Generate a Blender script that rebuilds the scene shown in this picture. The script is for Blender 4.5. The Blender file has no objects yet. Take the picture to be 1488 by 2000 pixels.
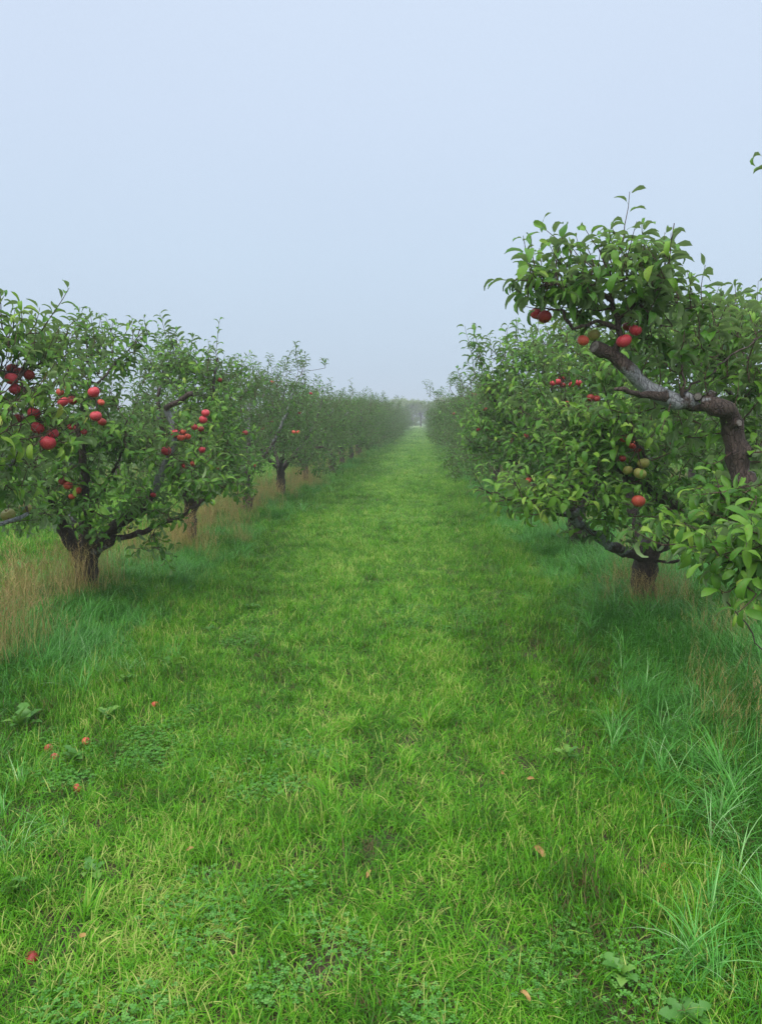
import bpy, math, random
import numpy as np
from mathutils import Vector, Matrix

random.seed(7)
RNG = np.random.default_rng(7)
scene = bpy.context.scene
COL = scene.collection
R = math.radians

# ------------------------------------------------------------------ camera
F = 1480.0                      # focal length in photo pixels (2000 px high frame)
EYE = 1.6
YAW = math.atan(79 / F)         # the alley runs towards +Y, a little right of the camera axis
PITCH = -math.atan(185 / F)
cam_data = bpy.data.cameras.new('camera')
cam = bpy.data.objects.new('camera', cam_data)
COL.objects.link(cam)
cam_data.sensor_fit = 'VERTICAL'
cam_data.sensor_height = 36
cam_data.lens = F / 2000 * 36
cam_data.clip_start = 0.05
cam_data.clip_end = 3000
cam.location = (0, 0, EYE)
cam.rotation_euler = (R(90) + PITCH, 0, YAW)
scene.camera = cam
CAMROT = np.array(cam.rotation_euler.to_matrix())
CAMPOS = np.array([0, 0, EYE])

# ------------------------------------------------------------------ world, sun, exposure
SUN_EL, SUN_AZ = 50.0, 200.0
world = bpy.data.worlds.new('World')
scene.world = world
world.use_nodes = True
wn = world.node_tree
wn.nodes.clear()
w_out = wn.nodes.new('ShaderNodeOutputWorld')
w_bg = wn.nodes.new('ShaderNodeBackground')
w_bg.inputs['Strength'].default_value = 0.1
sky = wn.nodes.new('ShaderNodeTexSky')
sky.sky_type = 'NISHITA'
sky.sun_disc = False
sky.sun_elevation = R(SUN_EL)
sky.sun_rotation = R(SUN_AZ)
sky.dust_density = 6
tc = wn.nodes.new('ShaderNodeTexCoord')
sep = wn.nodes.new('ShaderNodeSeparateXYZ')
wn.links.new(tc.outputs['Generated'], sep.inputs[0])
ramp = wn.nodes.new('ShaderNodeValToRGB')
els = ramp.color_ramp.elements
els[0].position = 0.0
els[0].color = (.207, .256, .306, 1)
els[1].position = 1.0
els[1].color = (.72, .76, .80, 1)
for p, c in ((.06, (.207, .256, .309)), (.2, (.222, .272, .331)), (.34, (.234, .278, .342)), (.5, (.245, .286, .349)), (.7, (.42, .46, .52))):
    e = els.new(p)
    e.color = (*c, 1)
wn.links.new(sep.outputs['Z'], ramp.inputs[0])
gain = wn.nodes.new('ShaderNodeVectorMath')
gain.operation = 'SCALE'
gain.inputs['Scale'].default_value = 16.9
cl = wn.nodes.new('ShaderNodeTexNoise')        # faint unevenness of the cloud layer
cl.inputs['Scale'].default_value = 1.6
cl.inputs['Detail'].default_value = 3
wn.links.new(tc.outputs['Generated'], cl.inputs['Vector'])
clr = wn.nodes.new('ShaderNodeValToRGB')
clr.color_ramp.elements[0].position = .3
clr.color_ramp.elements[0].color = (.965, .96, .97, 1)
clr.color_ramp.elements[1].position = .7
clr.color_ramp.elements[1].color = (1, 1, 1, 1)
wn.links.new(cl.outputs['Fac'], clr.inputs[0])
clm = wn.nodes.new('ShaderNodeMix')
clm.data_type = 'RGBA'
clm.blend_type = 'MULTIPLY'
clm.inputs['Factor'].default_value = 1
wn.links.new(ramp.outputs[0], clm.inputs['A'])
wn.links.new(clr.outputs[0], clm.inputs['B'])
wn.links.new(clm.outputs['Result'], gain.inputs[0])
mixs = wn.nodes.new('ShaderNodeMix')
mixs.data_type = 'RGBA'
mixs.inputs['Factor'].default_value = 0.96      # the cloud and fog layer over the clear sky
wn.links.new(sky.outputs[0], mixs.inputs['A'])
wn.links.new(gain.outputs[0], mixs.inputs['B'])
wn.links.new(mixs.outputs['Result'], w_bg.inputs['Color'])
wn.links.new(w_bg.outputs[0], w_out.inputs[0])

sun_data = bpy.data.lights.new('sun', 'SUN')
sun_data.energy = 1.5
sun_data.angle = R(60)
sun_data.color = (1, .965, .9)
sun = bpy.data.objects.new('sun', sun_data)
COL.objects.link(sun)
sun.rotation_euler = (R(90 - SUN_EL), 0, R(180 - SUN_AZ))
sun.location = (0, 0, 30)

scene.view_settings.view_transform = 'Standard'
scene.view_settings.look = 'None'
scene.view_settings.exposure = .72
scene.view_settings.gamma = 1
scene.view_settings.use_curve_mapping = False
scene.render.engine = 'CYCLES'
scene.cycles.max_bounces = 7
scene.cycles.diffuse_bounces = 4
scene.cycles.glossy_bounces = 2
scene.cycles.transmission_bounces = 4
scene.cycles.volume_bounces = 0
scene.cycles.use_denoising = True
scene.cycles.denoising_prefilter = 'NONE'


# ------------------------------------------------------------------ helpers
def W(px, py, d):
    """World point seen at photo pixel (px, py) at distance d along the alley (+Y)."""
    r = CAMROT @ np.array([(px - 744) / F, (1000 - py) / F, -1.0])
    return CAMPOS + r * (d / r[1])


def project(P):
    q = (P - CAMPOS) @ CAMROT
    z = np.minimum(q[:, 2], -1e-3)
    return 744 + F * q[:, 0] / -z, 1000 - F * q[:, 1] / -z, -q[:, 2]


def vnoise(x, y, seed=0):
    """smooth value noise in -1..1"""
    x = np.asarray(x, float)
    y = np.asarray(y, float)
    xi, yi = np.floor(x).astype(np.int64), np.floor(y).astype(np.int64)
    xf, yf = x - xi, y - yi

    def h(a, b):
        n = (a * 374761393 + b * 668265263 + seed * 982451653) & 0xffffffff
        n = ((n ^ (n >> 13)) * 1274126177) & 0xffffffff
        return ((n ^ (n >> 16)) & 0xffff) / 32767.5 - 1
    u, v = xf * xf * (3 - 2 * xf), yf * yf * (3 - 2 * yf)
    return (h(xi, yi) * (1 - u) + h(xi + 1, yi) * u) * (1 - v) + (h(xi, yi + 1) * (1 - u) + h(xi + 1, yi + 1) * u) * v


def ground_z(x, y):
    x = np.asarray(x, float)
    y = np.asarray(y, float)
    z = 0.025 * vnoise(x * .7, y * .5, 3) + 0.012 * vnoise(x * 2.3, y * 2.1, 5)
    z = z - 0.02 * (np.exp(-((x + 1.25) / .25) ** 2) + np.exp(-((x - .45) / .25) ** 2))   # wheel tracks
    z = z + 0.05 * np.exp(-((x + 2.85) / .6) ** 2) + 0.05 * np.exp(-((x - 1.9) / .6) ** 2)  # low banks under the rows
    return z


def props(o, label=None, cat=None, group=None, kind=None):
    if label:
        o['label'] = label
    if cat:
        o['category'] = cat
    if group:
        o['group'] = group
    if kind:
        o['kind'] = kind
    return o


class MB:
    """collects vertices and faces for one mesh"""
    def __init__(self):
        self.v, self.f, self.a, self.n = [], [], [], 0

    def add(self, v, f, a=0.0):
        v = np.asarray(v, float).reshape(-1, 3)
        self.v.append(v)
        f = np.asarray(f, dtype=np.int64)
        self.f.append(f + self.n)
        self.a.append(np.broadcast_to(np.asarray(a, float), (len(v),)).copy())
        self.n += len(v)

    def tube(self, pts, rad, sides=8, a=0.0, rough=0.0, cap=True):
        pts = np.asarray(pts, float)
        n = len(pts)
        rad = np.broadcast_to(np.asarray(rad, float), (n,))
        tang = np.gradient(pts, axis=0)
        tang /= np.linalg.norm(tang, axis=1)[:, None] + 1e-9
        ref = np.array([.3, .2, 1.0]) if abs(tang[0][2]) < .8 else np.array([1.0, .3, .1])
        rings = []
        u = np.cross(tang[0], ref)
        u /= np.linalg.norm(u)
        ang = np.arange(sides) * 2 * math.pi / sides
        for i in range(n):
            u = u - tang[i] * np.dot(u, tang[i])
            u /= np.linalg.norm(u) + 1e-9
            w = np.cross(tang[i], u)
            rr = rad[i] * (1 + (rough * RNG.normal(size=sides) if rough else 0))
            rings.append(pts[i] + (np.cos(ang)[:, None] * u + np.sin(ang)[:, None] * w) * np.reshape(rr, (-1, 1)))
        v = np.concatenate(rings)
        i = np.arange(n - 1)[:, None] * sides
        j = np.arange(sides)[None, :]
        k = (j + 1) % sides
        q = np.stack([i + j, i + k, i + sides + k, i + sides + j], -1).reshape(-1, 4)
        if np.ndim(a):
            a = np.repeat(a, sides)
        self.add(v, q, a)
        if cap:
            base = self.n - sides
            vv = pts[-1] + tang[-1] * rad[-1] * .25
            self.add(vv[None], np.zeros((0, 4), int), a[-1] if np.ndim(a) else a)
            top = self.n - 1
            tri = np.stack([base + np.arange(sides), base + (np.arange(sides) + 1) % sides,
                            np.full(sides, top), np.full(sides, top)], -1)
            self.f.append(tri)

    def mesh(self, name, mat, attr='tint', smooth=True, uv=None):
        v = np.concatenate(self.v)
        f = np.concatenate(self.f)
        me = bpy.data.meshes.new(name)
        tri = f[:, 2] == f[:, 3]
        sizes = np.where(tri, 3, 4)
        starts = np.concatenate([[0], np.cumsum(sizes)[:-1]])
        idx = f.reshape(-1)
        keep = np.ones((len(f), 4), bool)
        keep[tri, 3] = False
        idx = idx[keep.reshape(-1)]
        me.vertices.add(len(v))
        me.vertices.foreach_set('co', v.astype(np.float32).ravel())
        me.loops.add(len(idx))
        me.loops.foreach_set('vertex_index', idx.astype(np.int32))
        me.polygons.add(len(f))
        me.polygons.foreach_set('loop_start', starts.astype(np.int32))
        me.polygons.foreach_set('loop_total', sizes.astype(np.int32))
        me.update(calc_edges=True)
        me.validate()
        at = me.attributes.new(attr, 'FLOAT', 'POINT')
        av = np.concatenate(self.a).astype(np.float32)
        if len(at.data) == len(av):
            at.data.foreach_set('value', av)
        me.polygons.foreach_set('use_smooth', np.full(len(me.polygons), smooth))
        me.materials.append(mat)
        return me

    def obj(self, name, mat, parent=None, **kw):
        o = bpy.data.objects.new(name, self.mesh(name, mat, **kw))
        COL.objects.link(o)
        o.parent = parent
        return o


def empty(name, loc):
    o = bpy.data.objects.new(name, None)
    o.empty_display_size = .3
    COL.objects.link(o)
    o.location = loc
    return o


# ------------------------------------------------------------------ materials
def new_mat(name):
    m = bpy.data.materials.new(name)
    m.use_nodes = True
    nt = m.node_tree
    nt.nodes.clear()
    return m, nt


def node(nt, t, **kw):
    n = nt.nodes.new(t)
    for k, v in kw.items():
        if k.startswith('i_'):
            n.inputs[k[2:].replace('_', ' ')].default_value = v
        else:
            setattr(n, k, v)
    return n


def ramp_node(nt, stops, src=None):
    r = nt.nodes.new('ShaderNodeValToRGB')
    e = r.color_ramp.elements
    e[0].position, e[0].color = stops[0][0], (*stops[0][1], 1)
    e[1].position, e[1].color = stops[-1][0], (*stops[-1][1], 1)
    for p, c in stops[1:-1]:
        x = e.new(p)
        x.color = (*c, 1)
    if src is not None:
        nt.links.new(src, r.inputs[0])
    return r


def mixc(nt, fac, a, b, blend='MIX'):
    m = nt.nodes.new('ShaderNodeMix')
    m.data_type = 'RGBA'
    m.blend_type = blend
    for s, k in ((fac, 'Factor'), (a, 'A'), (b, 'B')):
        inp = m.inputs[k]
        if hasattr(s, 'is_output'):
            nt.links.new(s, inp)
        elif isinstance(s, tuple):
            inp.default_value = (*s, 1)
        else:
            inp.default_value = s
    return m.outputs['Result']


def math_node(nt, op, a, b=None):
    m = nt.nodes.new('ShaderNodeMath')
    m.operation = op
    for i, s in enumerate((a, b)):
        if s is None:
            continue
        if hasattr(s, 'is_output'):
            nt.links.new(s, m.inputs[i])
        else:
            m.inputs[i].default_value = s
    return m.outputs[0]


def leafy(name, stops, under, rough, trans, noise_scale=14.0, noise_amt=.3, patch=None, spec=.5, streak=False, specks=False):
    m, nt = new_mat(name)
    out = node(nt, 'ShaderNodeOutputMaterial')
    at = node(nt, 'ShaderNodeAttribute', attribute_name='tint')
    geo = node(nt, 'ShaderNodeNewGeometry')
    nz = node(nt, 'ShaderNodeTexNoise', i_Scale=noise_scale, i_Detail=2.0)
    nt.links.new(geo.outputs['Position'], nz.inputs['Vector'])
    f = math_node(nt, 'ADD', at.outputs['Fac'], math_node(nt, 'MULTIPLY', math_node(nt, 'SUBTRACT', nz.outputs['Fac'], .5), noise_amt))
    if patch:
        for sc, amt in patch:
            n2 = node(nt, 'ShaderNodeTexNoise', i_Scale=sc, i_Detail=2.0)
            if streak and sc < 1:
                mp = node(nt, 'ShaderNodeMapping')
                mp.inputs['Scale'].default_value = (1.3, .35, 0)
                nt.links.new(geo.outputs['Position'], mp.inputs[0])
                nt.links.new(mp.outputs[0], n2.inputs['Vector'])
            else:
                nt.links.new(geo.outputs['Position'], n2.inputs['Vector'])
            f = math_node(nt, 'ADD', f, math_node(nt, 'MULTIPLY', math_node(nt, 'SUBTRACT', n2.outputs['Fac'], .5), amt))
    cr = ramp_node(nt, stops, f)
    col = cr.outputs[0]
    if streak:                                   # short worn turf in the middle of the lane is yellower
        sx = node(nt, 'ShaderNodeSeparateXYZ')
        nt.links.new(geo.outputs['Position'], sx.inputs[0])
        q = math_node(nt, 'DIVIDE', math_node(nt, 'ADD', sx.outputs['X'], .5), .85)
        q = math_node(nt, 'POWER', 2.718, math_node(nt, 'MULTIPLY', math_node(nt, 'MULTIPLY', q, q), -1.0))
        f2 = math_node(nt, 'ADD', f, math_node(nt, 'MULTIPLY', q, .12))
        nt.links.new(f2, cr.inputs[0])
    if specks:
        sp1 = node(nt, 'ShaderNodeTexNoise', i_Scale=130.0, i_Detail=1.0)
        nt.links.new(geo.outputs['Position'], sp1.inputs['Vector'])
        spr = ramp_node(nt, [(.66, (0, 0, 0)), (.72, (1, 1, 1))], sp1.outputs['Fac'])
        col = mixc(nt, math_node(nt, 'MULTIPLY', spr.outputs[0], .6), col, (.20, .12, .045))
    if under:
        col = mixc(nt, math_node(nt, 'MULTIPLY', geo.outputs['Backfacing'], under[1]), col, under[0])
    b = node(nt, 'ShaderNodeBsdfPrincipled')
    nt.links.new(col, b.inputs['Base Color'])
    b.inputs['Roughness'].default_value = rough
    b.inputs['Specular IOR Level'].default_value = spec
    t = node(nt, 'ShaderNodeBsdfTranslucent')
    tcx = mixc(nt, .5, col, (.30, .42, .05), 'MIX')
    tcx = mixc(nt, .55, col, tcx)
    nt.links.new(tcx, t.inputs['Color'])
    mx = node(nt, 'ShaderNodeMixShader')
    mx.inputs[0].default_value = trans
    nt.links.new(b.outputs[0], mx.inputs[1])
    nt.links.new(t.outputs[0], mx.inputs[2])
    nt.links.new(mx.outputs[0], out.inputs[0])
    return m


M_LEAF = leafy('apple_leaf', [(0, (.034, .105, .016)), (.3, (.075, .215, .02)), (.6, (.17, .35, .035)), (.85, (.33, .45, .07)), (1, (.40, .34, .08))],
               ((.27, .36, .19), .7), .42, .3, noise_amt=.25, spec=.28, specks=True)
M_MOWN = leafy('mown_grass_blade', [(0, (.16, .11, .05)), (.05, (.03, .09, .010)), (.4, (.076, .28, .011)), (.75, (.165, .45, .015)), (1, (.48, .54, .14))],
               None, .42, .3, noise_scale=3.0, noise_amt=.3, patch=((.9, .9), (3.2, .9), (9.0, .8)), streak=True, spec=.22)
M_VERGE = leafy('verge_grass_blade', [(0, (.035, .14, .015)), (.4, (.075, .30, .034)), (.75, (.14, .46, .07)), (1, (.42, .64, .30))],
                None, .38, .25, noise_scale=3.0, noise_amt=.3, patch=((.8, .5),), spec=.32)
M_STRAW = leafy('dry_grass_stem', [(0, (.24, .14, .06)), (.3, (.46, .31, .12)), (.6, (.60, .46, .18)), (.85, (.30, .36, .06)), (1, (.13, .28, .04))],
                None, .6, .15, noise_scale=1.5, noise_amt=.4)
M_CLOVER = leafy('clover_leaf', [(0, (.05, .19, .03)), (.5, (.10, .32, .04)), (1, (.2, .42, .08))], None, .5, .25)
M_WEED = leafy('weed_leaf', [(0, (.05, .16, .03)), (.5, (.10, .28, .04)), (1, (.20, .38, .06))], None, .45, .3)
M_FALLEN = leafy('fallen_leaf_tan', [(0, (.20, .09, .03)), (.5, (.40, .22, .07)), (1, (.58, .40, .14))], None, .6, .15, noise_scale=60.0, noise_amt=1.2)


def bark_mat(name, dark, mid, pale, pale_amt):
    m, nt = new_mat(name)
    out = node(nt, 'ShaderNodeOutputMaterial')
    b = node(nt, 'ShaderNodeBsdfPrincipled')
    geo = node(nt, 'ShaderNodeNewGeometry')
    tcn = node(nt, 'ShaderNodeTexCoord')
    mp = node(nt, 'ShaderNodeMapping')
    mp.inputs['Scale'].default_value = (1, 1, .3)
    nzd = node(nt, 'ShaderNodeTexNoise', i_Scale=14.0, i_Detail=3.0)
    nt.links.new(tcn.outputs['Object'], nzd.inputs['Vector'])
    nt.links.new(mixc(nt, .06, tcn.outputs['Object'], nzd.outputs['Color']), mp.inputs[0])
    n1 = node(nt, 'ShaderNodeTexNoise', i_Scale=45.0, i_Detail=6.0, i_Roughness=.7)
    nt.links.new(mp.outputs[0], n1.inputs['Vector'])
    n2 = node(nt, 'ShaderNodeTexNoise', i_Scale=9.0, i_Detail=5.0, i_Roughness=.65)
    nt.links.new(tcn.outputs['Object'], n2.inputs['Vector'])
    vo = node(nt, 'ShaderNodeTexVoronoi', i_Scale=62.0)
    vo.feature = 'DISTANCE_TO_EDGE'
    nt.links.new(mp.outputs[0], vo.inputs['Vector'])
    cr = ramp_node(nt, [(.3, dark), (.7, mid)], n1.outputs['Fac'])
    at = node(nt, 'ShaderNodeAttribute', attribute_name='tint')
    s = math_node(nt, 'ADD', n2.outputs['Fac'], math_node(nt, 'MULTIPLY', at.outputs['Fac'], .38))
    s = math_node(nt, 'ADD', s, pale_amt)
    lr = ramp_node(nt, [(.62, (0, 0, 0)), (.72, (1, 1, 1))], s)
    palec = mixc(nt, n1.outputs['Fac'], pale, tuple(c * .55 for c in pale))
    col = mixc(nt, lr.outputs[0], cr.outputs[0], palec)
    crack = ramp_node(nt, [(0, (.35, .33, .3)), (.09, (1, 1, 1))], vo.outputs['Distance'])
    col = mixc(nt, .5, col, crack.outputs[0], 'MULTIPLY')
    nt.links.new(col, b.inputs['Base Color'])
    b.inputs['Roughness'].default_value = .75
    bu = node(nt, 'ShaderNodeBump', i_Strength=.9, i_Distance=.012)
    h = math_node(nt, 'ADD', n1.outputs['Fac'], math_node(nt, 'MULTIPLY', math_node(nt, 'MINIMUM', vo.outputs['Distance'], .12), 5.0))
    nt.links.new(h, bu.inputs['Height'])
    nt.links.new(bu.outputs[0], b.inputs['Normal'])
    nt.links.new(b.outputs[0], out.inputs[0])
    return m


M_BARK = bark_mat('apple_bark', (.035, .024, .02), (.13, .09, .07), (.40, .41, .42), -.06)
M_TWIG = bark_mat('apple_twig', (.06, .03, .022), (.15, .09, .06), (.25, .24, .22), -.1)

# cut wood of pruning scars
m, nt = new_mat('cut_wood')
o_ = node(nt, 'ShaderNodeOutputMaterial')
b_ = node(nt, 'ShaderNodeBsdfPrincipled')
t_ = node(nt, 'ShaderNodeTexCoord')
w_ = node(nt, 'ShaderNodeTexNoise', i_Scale=60.0, i_Detail=4.0)
nt.links.new(t_.outputs['Object'], w_.inputs['Vector'])
nt.links.new(ramp_node(nt, [(.35, (.07, .06, .05)), (.7, (.24, .22, .19))], w_.outputs['Fac']).outputs[0], b_.inputs['Base Color'])
b_.inputs['Roughness'].default_value = .8
nt.links.new(b_.outputs[0], o_.inputs[0])
M_CUT = m


def apple_mat(name, red, blush, amount):
    m, nt = new_mat(name)
    out = node(nt, 'ShaderNodeOutputMaterial')
    b = node(nt, 'ShaderNodeBsdfPrincipled')
    tcn = node(nt, 'ShaderNodeTexCoord')
    oi = node(nt, 'ShaderNodeObjectInfo')
    add = node(nt, 'ShaderNodeVectorMath', operation='ADD')
    nt.links.new(tcn.outputs['Object'], add.inputs[0])
    nt.links.new(oi.outputs['Random'], add.inputs[1])
    n1 = node(nt, 'ShaderNodeTexNoise', i_Scale=17.0, i_Detail=3.0)
    nt.links.new(add.outputs[0], n1.inputs['Vector'])
    mp = node(nt, 'ShaderNodeMapping')
    mp.inputs['Scale'].default_value = (1, 1, .12)
    nt.links.new(add.outputs[0], mp.inputs[0])
    n2 = node(nt, 'ShaderNodeTexNoise', i_Scale=190.0, i_Detail=2.0)
    nt.links.new(mp.outputs[0], n2.inputs['Vector'])
    f = math_node(nt, 'ADD', n1.outputs['Fac'], math_node(nt, 'MULTIPLY', math_node(nt, 'SUBTRACT', n2.outputs['Fac'], .5), .35))
    f = math_node(nt, 'ADD', f, amount)
    cr = ramp_node(nt, [(.36, tuple(c * .75 for c in red)), (.47, red), (.58, tuple(c * .7 + d * .3 for c, d in zip(red, blush))), (.72, blush)], f)
    vo = node(nt, 'ShaderNodeTexVoronoi', i_Scale=260.0)
    nt.links.new(add.outputs[0], vo.inputs['Vector'])
    spk = ramp_node(nt, [(.10, (1, 1, 1)), (.2, (0, 0, 0))], vo.outputs['Distance'])
    col = mixc(nt, math_node(nt, 'MULTIPLY', spk.outputs[0], .35), cr.outputs[0], (.75, .5, .35))
    nt.links.new(col, b.inputs['Base Color'])
    b.inputs['Roughness'].default_value = .48
    b.inputs['Specular IOR Level'].default_value = .4
    b.inputs['Subsurface Weight'].default_value = .05
    b.inputs['Subsurface Radius'].default_value = (.02, .008, .004)
    nt.links.new(b.outputs[0], out.inputs[0])
    return m


M_RED = apple_mat('red_apple_skin', (.50, .018, .055), (.60, .14, .08), .03)
M_DARKRED = apple_mat('dark_red_apple_skin', (.27, .018, .02), (.36, .09, .04), 0)
M_GREENRED = apple_mat('green_and_red_apple_skin', (.36, .10, .05), (.27, .36, .08), .17)
M_ORANGE = apple_mat('orange_red_apple_skin', (.58, .045, .045), (.70, .24, .10), .05)

# ground
m, nt = new_mat('orchard_soil')
o_ = node(nt, 'ShaderNodeOutputMaterial')
b_ = node(nt, 'ShaderNodeBsdfPrincipled')
g_ = node(nt, 'ShaderNodeNewGeometry')
a1 = node(nt, 'ShaderNodeTexNoise', i_Scale=.7, i_Detail=6.0, i_Roughness=.7)
a2 = node(nt, 'ShaderNodeTexNoise', i_Scale=35.0, i_Detail=6.0, i_Roughness=.75)
for n_ in (a1, a2):
    nt.links.new(g_.outputs['Position'], n_.inputs['Vector'])
soil = ramp_node(nt, [(.3, (.035, .024, .014)), (.55, (.09, .06, .035)), (.75, (.17, .13, .07))], a2.outputs['Fac'])
turf = ramp_node(nt, [(.3, (.05, .12, .02)), (.7, (.12, .26, .035))], a2.outputs['Fac'])
sepg = node(nt, 'ShaderNodeSeparateXYZ')
nt.links.new(g_.outputs['Position'], sepg.inputs[0])
far = node(nt, 'ShaderNodeMapRange')
far.inputs['From Min'].default_value = 3
far.inputs['From Max'].default_value = 30
far.inputs['To Min'].default_value = -.08
far.inputs['To Max'].default_value = .5
nt.links.new(sepg.outputs['Y'], far.inputs[0])
fm = ramp_node(nt, [(.42, (0, 0, 0)), (.58, (1, 1, 1))], math_node(nt, 'ADD', a1.outputs['Fac'], far.outputs[0]))
nt.links.new(mixc(nt, fm.outputs[0], soil.outputs[0], turf.outputs[0]), b_.inputs['Base Color'])
b_.inputs['Roughness'].default_value = .9
bu = node(nt, 'ShaderNodeBump', i_Strength=1.0, i_Distance=.02)
nt.links.new(a2.outputs['Fac'], bu.inputs['Height'])
nt.links.new(bu.outputs[0], b_.inputs['Normal'])
nt.links.new(b_.outputs[0], o_.inputs[0])
M_GROUND = m

m, nt = new_mat('pale_track_turf')
o_ = node(nt, 'ShaderNodeOutputMaterial')
b_ = node(nt, 'ShaderNodeBsdfPrincipled')
g_ = node(nt, 'ShaderNodeNewGeometry')
a2 = node(nt, 'ShaderNodeTexNoise', i_Scale=2.0, i_Detail=6.0)
nt.links.new(g_.outputs['Position'], a2.inputs['Vector'])
nt.links.new(ramp_node(nt, [(.3, (.42, .46, .25)), (.7, (.62, .64, .42))], a2.outputs['Fac']).outputs[0], b_.inputs['Base Color'])
b_.inputs['Roughness'].default_value = .9
nt.links.new(b_.outputs[0], o_.inputs[0])
M_TRACK = m

# ------------------------------------------------------------------ ground sheet
xs = np.concatenate([np.linspace(-200, -14, 18), np.linspace(-13, 13, 175), np.linspace(14, 200, 18)])
ys = np.concatenate([np.linspace(-30, 0, 12), np.linspace(.2, 24, 170), np.linspace(24.6, 130, 90), np.linspace(135, 420, 24)])
X, Y = np.meshgrid(xs, ys)
Z = ground_z(X, Y) + .006 * vnoise(X * 9, Y * 9, 8) * (Y < 30)
g = MB()
nx, ny = len(xs), len(ys)
i = np.arange(ny - 1)[:, None] * nx
j = np.arange(nx - 1)[None, :]
g.add(np.stack([X, Y, Z], -1).reshape(-1, 3), np.stack([i + j, i + j + 1, i + j + 1 + nx, i + j + nx], -1).reshape(-1, 4))
props(g.obj('ground', M_GROUND), kind='structure')
t = MB()
t.add([(-30, 117, .09), (30, 117, .09), (30, 122, .10), (-30, 122, .10)], [(0, 1, 2, 3)])
props(t.obj('farm_track', M_TRACK), kind='structure')


# ------------------------------------------------------------------ leaves
def leaf_template(segs, fold, droop, curl, twist, wid=.215, petiole=.22):
    """blade along +Y, unit length, two quads across; returns verts, quads"""
    v, f = [], []
    # petiole: thin strip
    v += [(-.012, 0, 0), (.012, 0, 0)]
    ang, y, z = 0.0, petiole, 0.0
    ang = .15
    v += [(-.012, petiole, 0), (.012, petiole, 0)]
    f.append((0, 1, 3, 2))
    n0 = len(v)
    for s in range(segs + 1):
        tt = s / segs
        w = wid * (math.sin(math.pi * min(1, tt * .93 + .035)) ** .75) * (1 - .28 * tt)
        if s == segs:
            w = .008
        a = ang - droop * tt
        if s:
            y += math.cos(a) / segs
            z += math.sin(a) / segs
        tw = twist * tt
        for sx in (-1, 0, 1):
            ff = fold + curl * tt
            xx = sx * w * math.cos(ff)
            zz = abs(sx) * w * math.sin(ff)
            xr = xx * math.cos(tw) - zz * math.sin(tw)
            zr = xx * math.sin(tw) + zz * math.cos(tw)
            # wavy margin
            zr += .03 * abs(sx) * math.sin(tt * 9 + sx * 1.3)
            v.append((xr, y - zr * math.sin(a), z + zr * math.cos(a)))
    for s in range(segs):
        b0 = n0 + s * 3
        f += [(b0, b0 + 1, b0 + 4, b0 + 3), (b0 + 1, b0 + 2, b0 + 5, b0 + 4)]
    return np.array(v), np.array(f)


HERO_T = [leaf_template(5, *p) for p in ((.45, 1.1, .2, .1, .25), (.3, 1.5, .3, -.4, .27), (.7, .9, .3, .4, .24), (.2, 1.9, .3, .3, .23),
                                         (1.0, 1.3, .1, -.2, .27), (-.2, 1.2, .7, .6, .27), (.55, 2.4, .1, -.5, .25), (.4, .6, .5, 1.0, .24))]
FAR_T = [leaf_template(3, *p)[0:2] for p in ((.35, 1.0, .1, .1), (.2, 1.5, .2, -.3), (.6, .8, .2, .3), (.7, 1.8, .1, .2))]


def orient(axis, normal):
    """rotation rows: x, y, z axes for leaf"""
    y = axis / (np.linalg.norm(axis, axis=1)[:, None] + 1e-9)
    z = normal - y * np.sum(normal * y, 1)[:, None]
    z /= np.linalg.norm(z, axis=1)[:, None] + 1e-9
    x = np.cross(y, z)
    return np.stack([x, y, z], 1)


class Leaves:
    def __init__(self):
        self.p, self.a, self.n, self.s, self.t = [], [], [], [], []

    def add(self, p, a, n, s, t):
        self.p.append(p); self.a.append(a); self.n.append(n); self.s.append(s); self.t.append(t)

    def arrays(self):
        return (np.array(self.p), orient(np.array(self.a), np.array(self.n)), np.array(self.s), np.array(self.t))


def leaves_mesh(name, P, Rm, S, T, templates, which):
    mb = MB()
    for k, (tv, tf) in enumerate(templates):
        sel = np.where(which == k)[0]
        if not len(sel):
            continue
        v = np.einsum('vi,nij->nvj', tv, Rm[sel]) * S[sel][:, None, None] + P[sel][:, None, :]
        f = tf[None] + (np.arange(len(sel)) * len(tv))[:, None, None]
        mb.add(v.reshape(-1, 3), f.reshape(-1, 4), np.repeat(T[sel], len(tv)))
    return mb.mesh(name, M_LEAF)


LEAF_MESHES = []
for k, (tv, tf) in enumerate(HERO_T):
    row = []
    for tint in (.12, .34, .52, .72, .9):
        mb = MB()
        mb.add(tv, tf, tint)
        row.append(mb.mesh('leaf', M_LEAF))
    LEAF_MESHES.append(row)


# ------------------------------------------------------------------ trees
def smooth_path(pts, step=.05, wob=.0, seed=None):
    """Catmull-Rom through pts, returns resampled points and parameter 0..1"""
    P = np.asarray(pts, float)
    if len(P) == 2:
        P = np.stack([P[0], (P[0] + P[1]) / 2, P[1]])
    Q = np.concatenate([[2 * P[0] - P[1]], P, [2 * P[-1] - P[-2]]])
    out = []
    for i in range(1, len(Q) - 2):
        n = max(2, int(np.linalg.norm(Q[i + 1] - Q[i]) / step))
        for k in range(n):
            t = k / n
            out.append(.5 * ((2 * Q[i]) + (-Q[i - 1] + Q[i + 1]) * t + (2 * Q[i - 1] - 5 * Q[i] + 4 * Q[i + 1] - Q[i + 2]) * t * t
                             + (-Q[i - 1] + 3 * Q[i] - 3 * Q[i + 1] + Q[i + 2]) * t ** 3))
    out.append(P[-1])
    out = np.array(out)
    if wob and len(out) > 3:
        nz = RNG.normal(size=out.shape) * wob
        nz[0] = 0
        nz[-1] = 0
        out = out + nz
    return out, np.linspace(0, 1, len(out))


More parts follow.
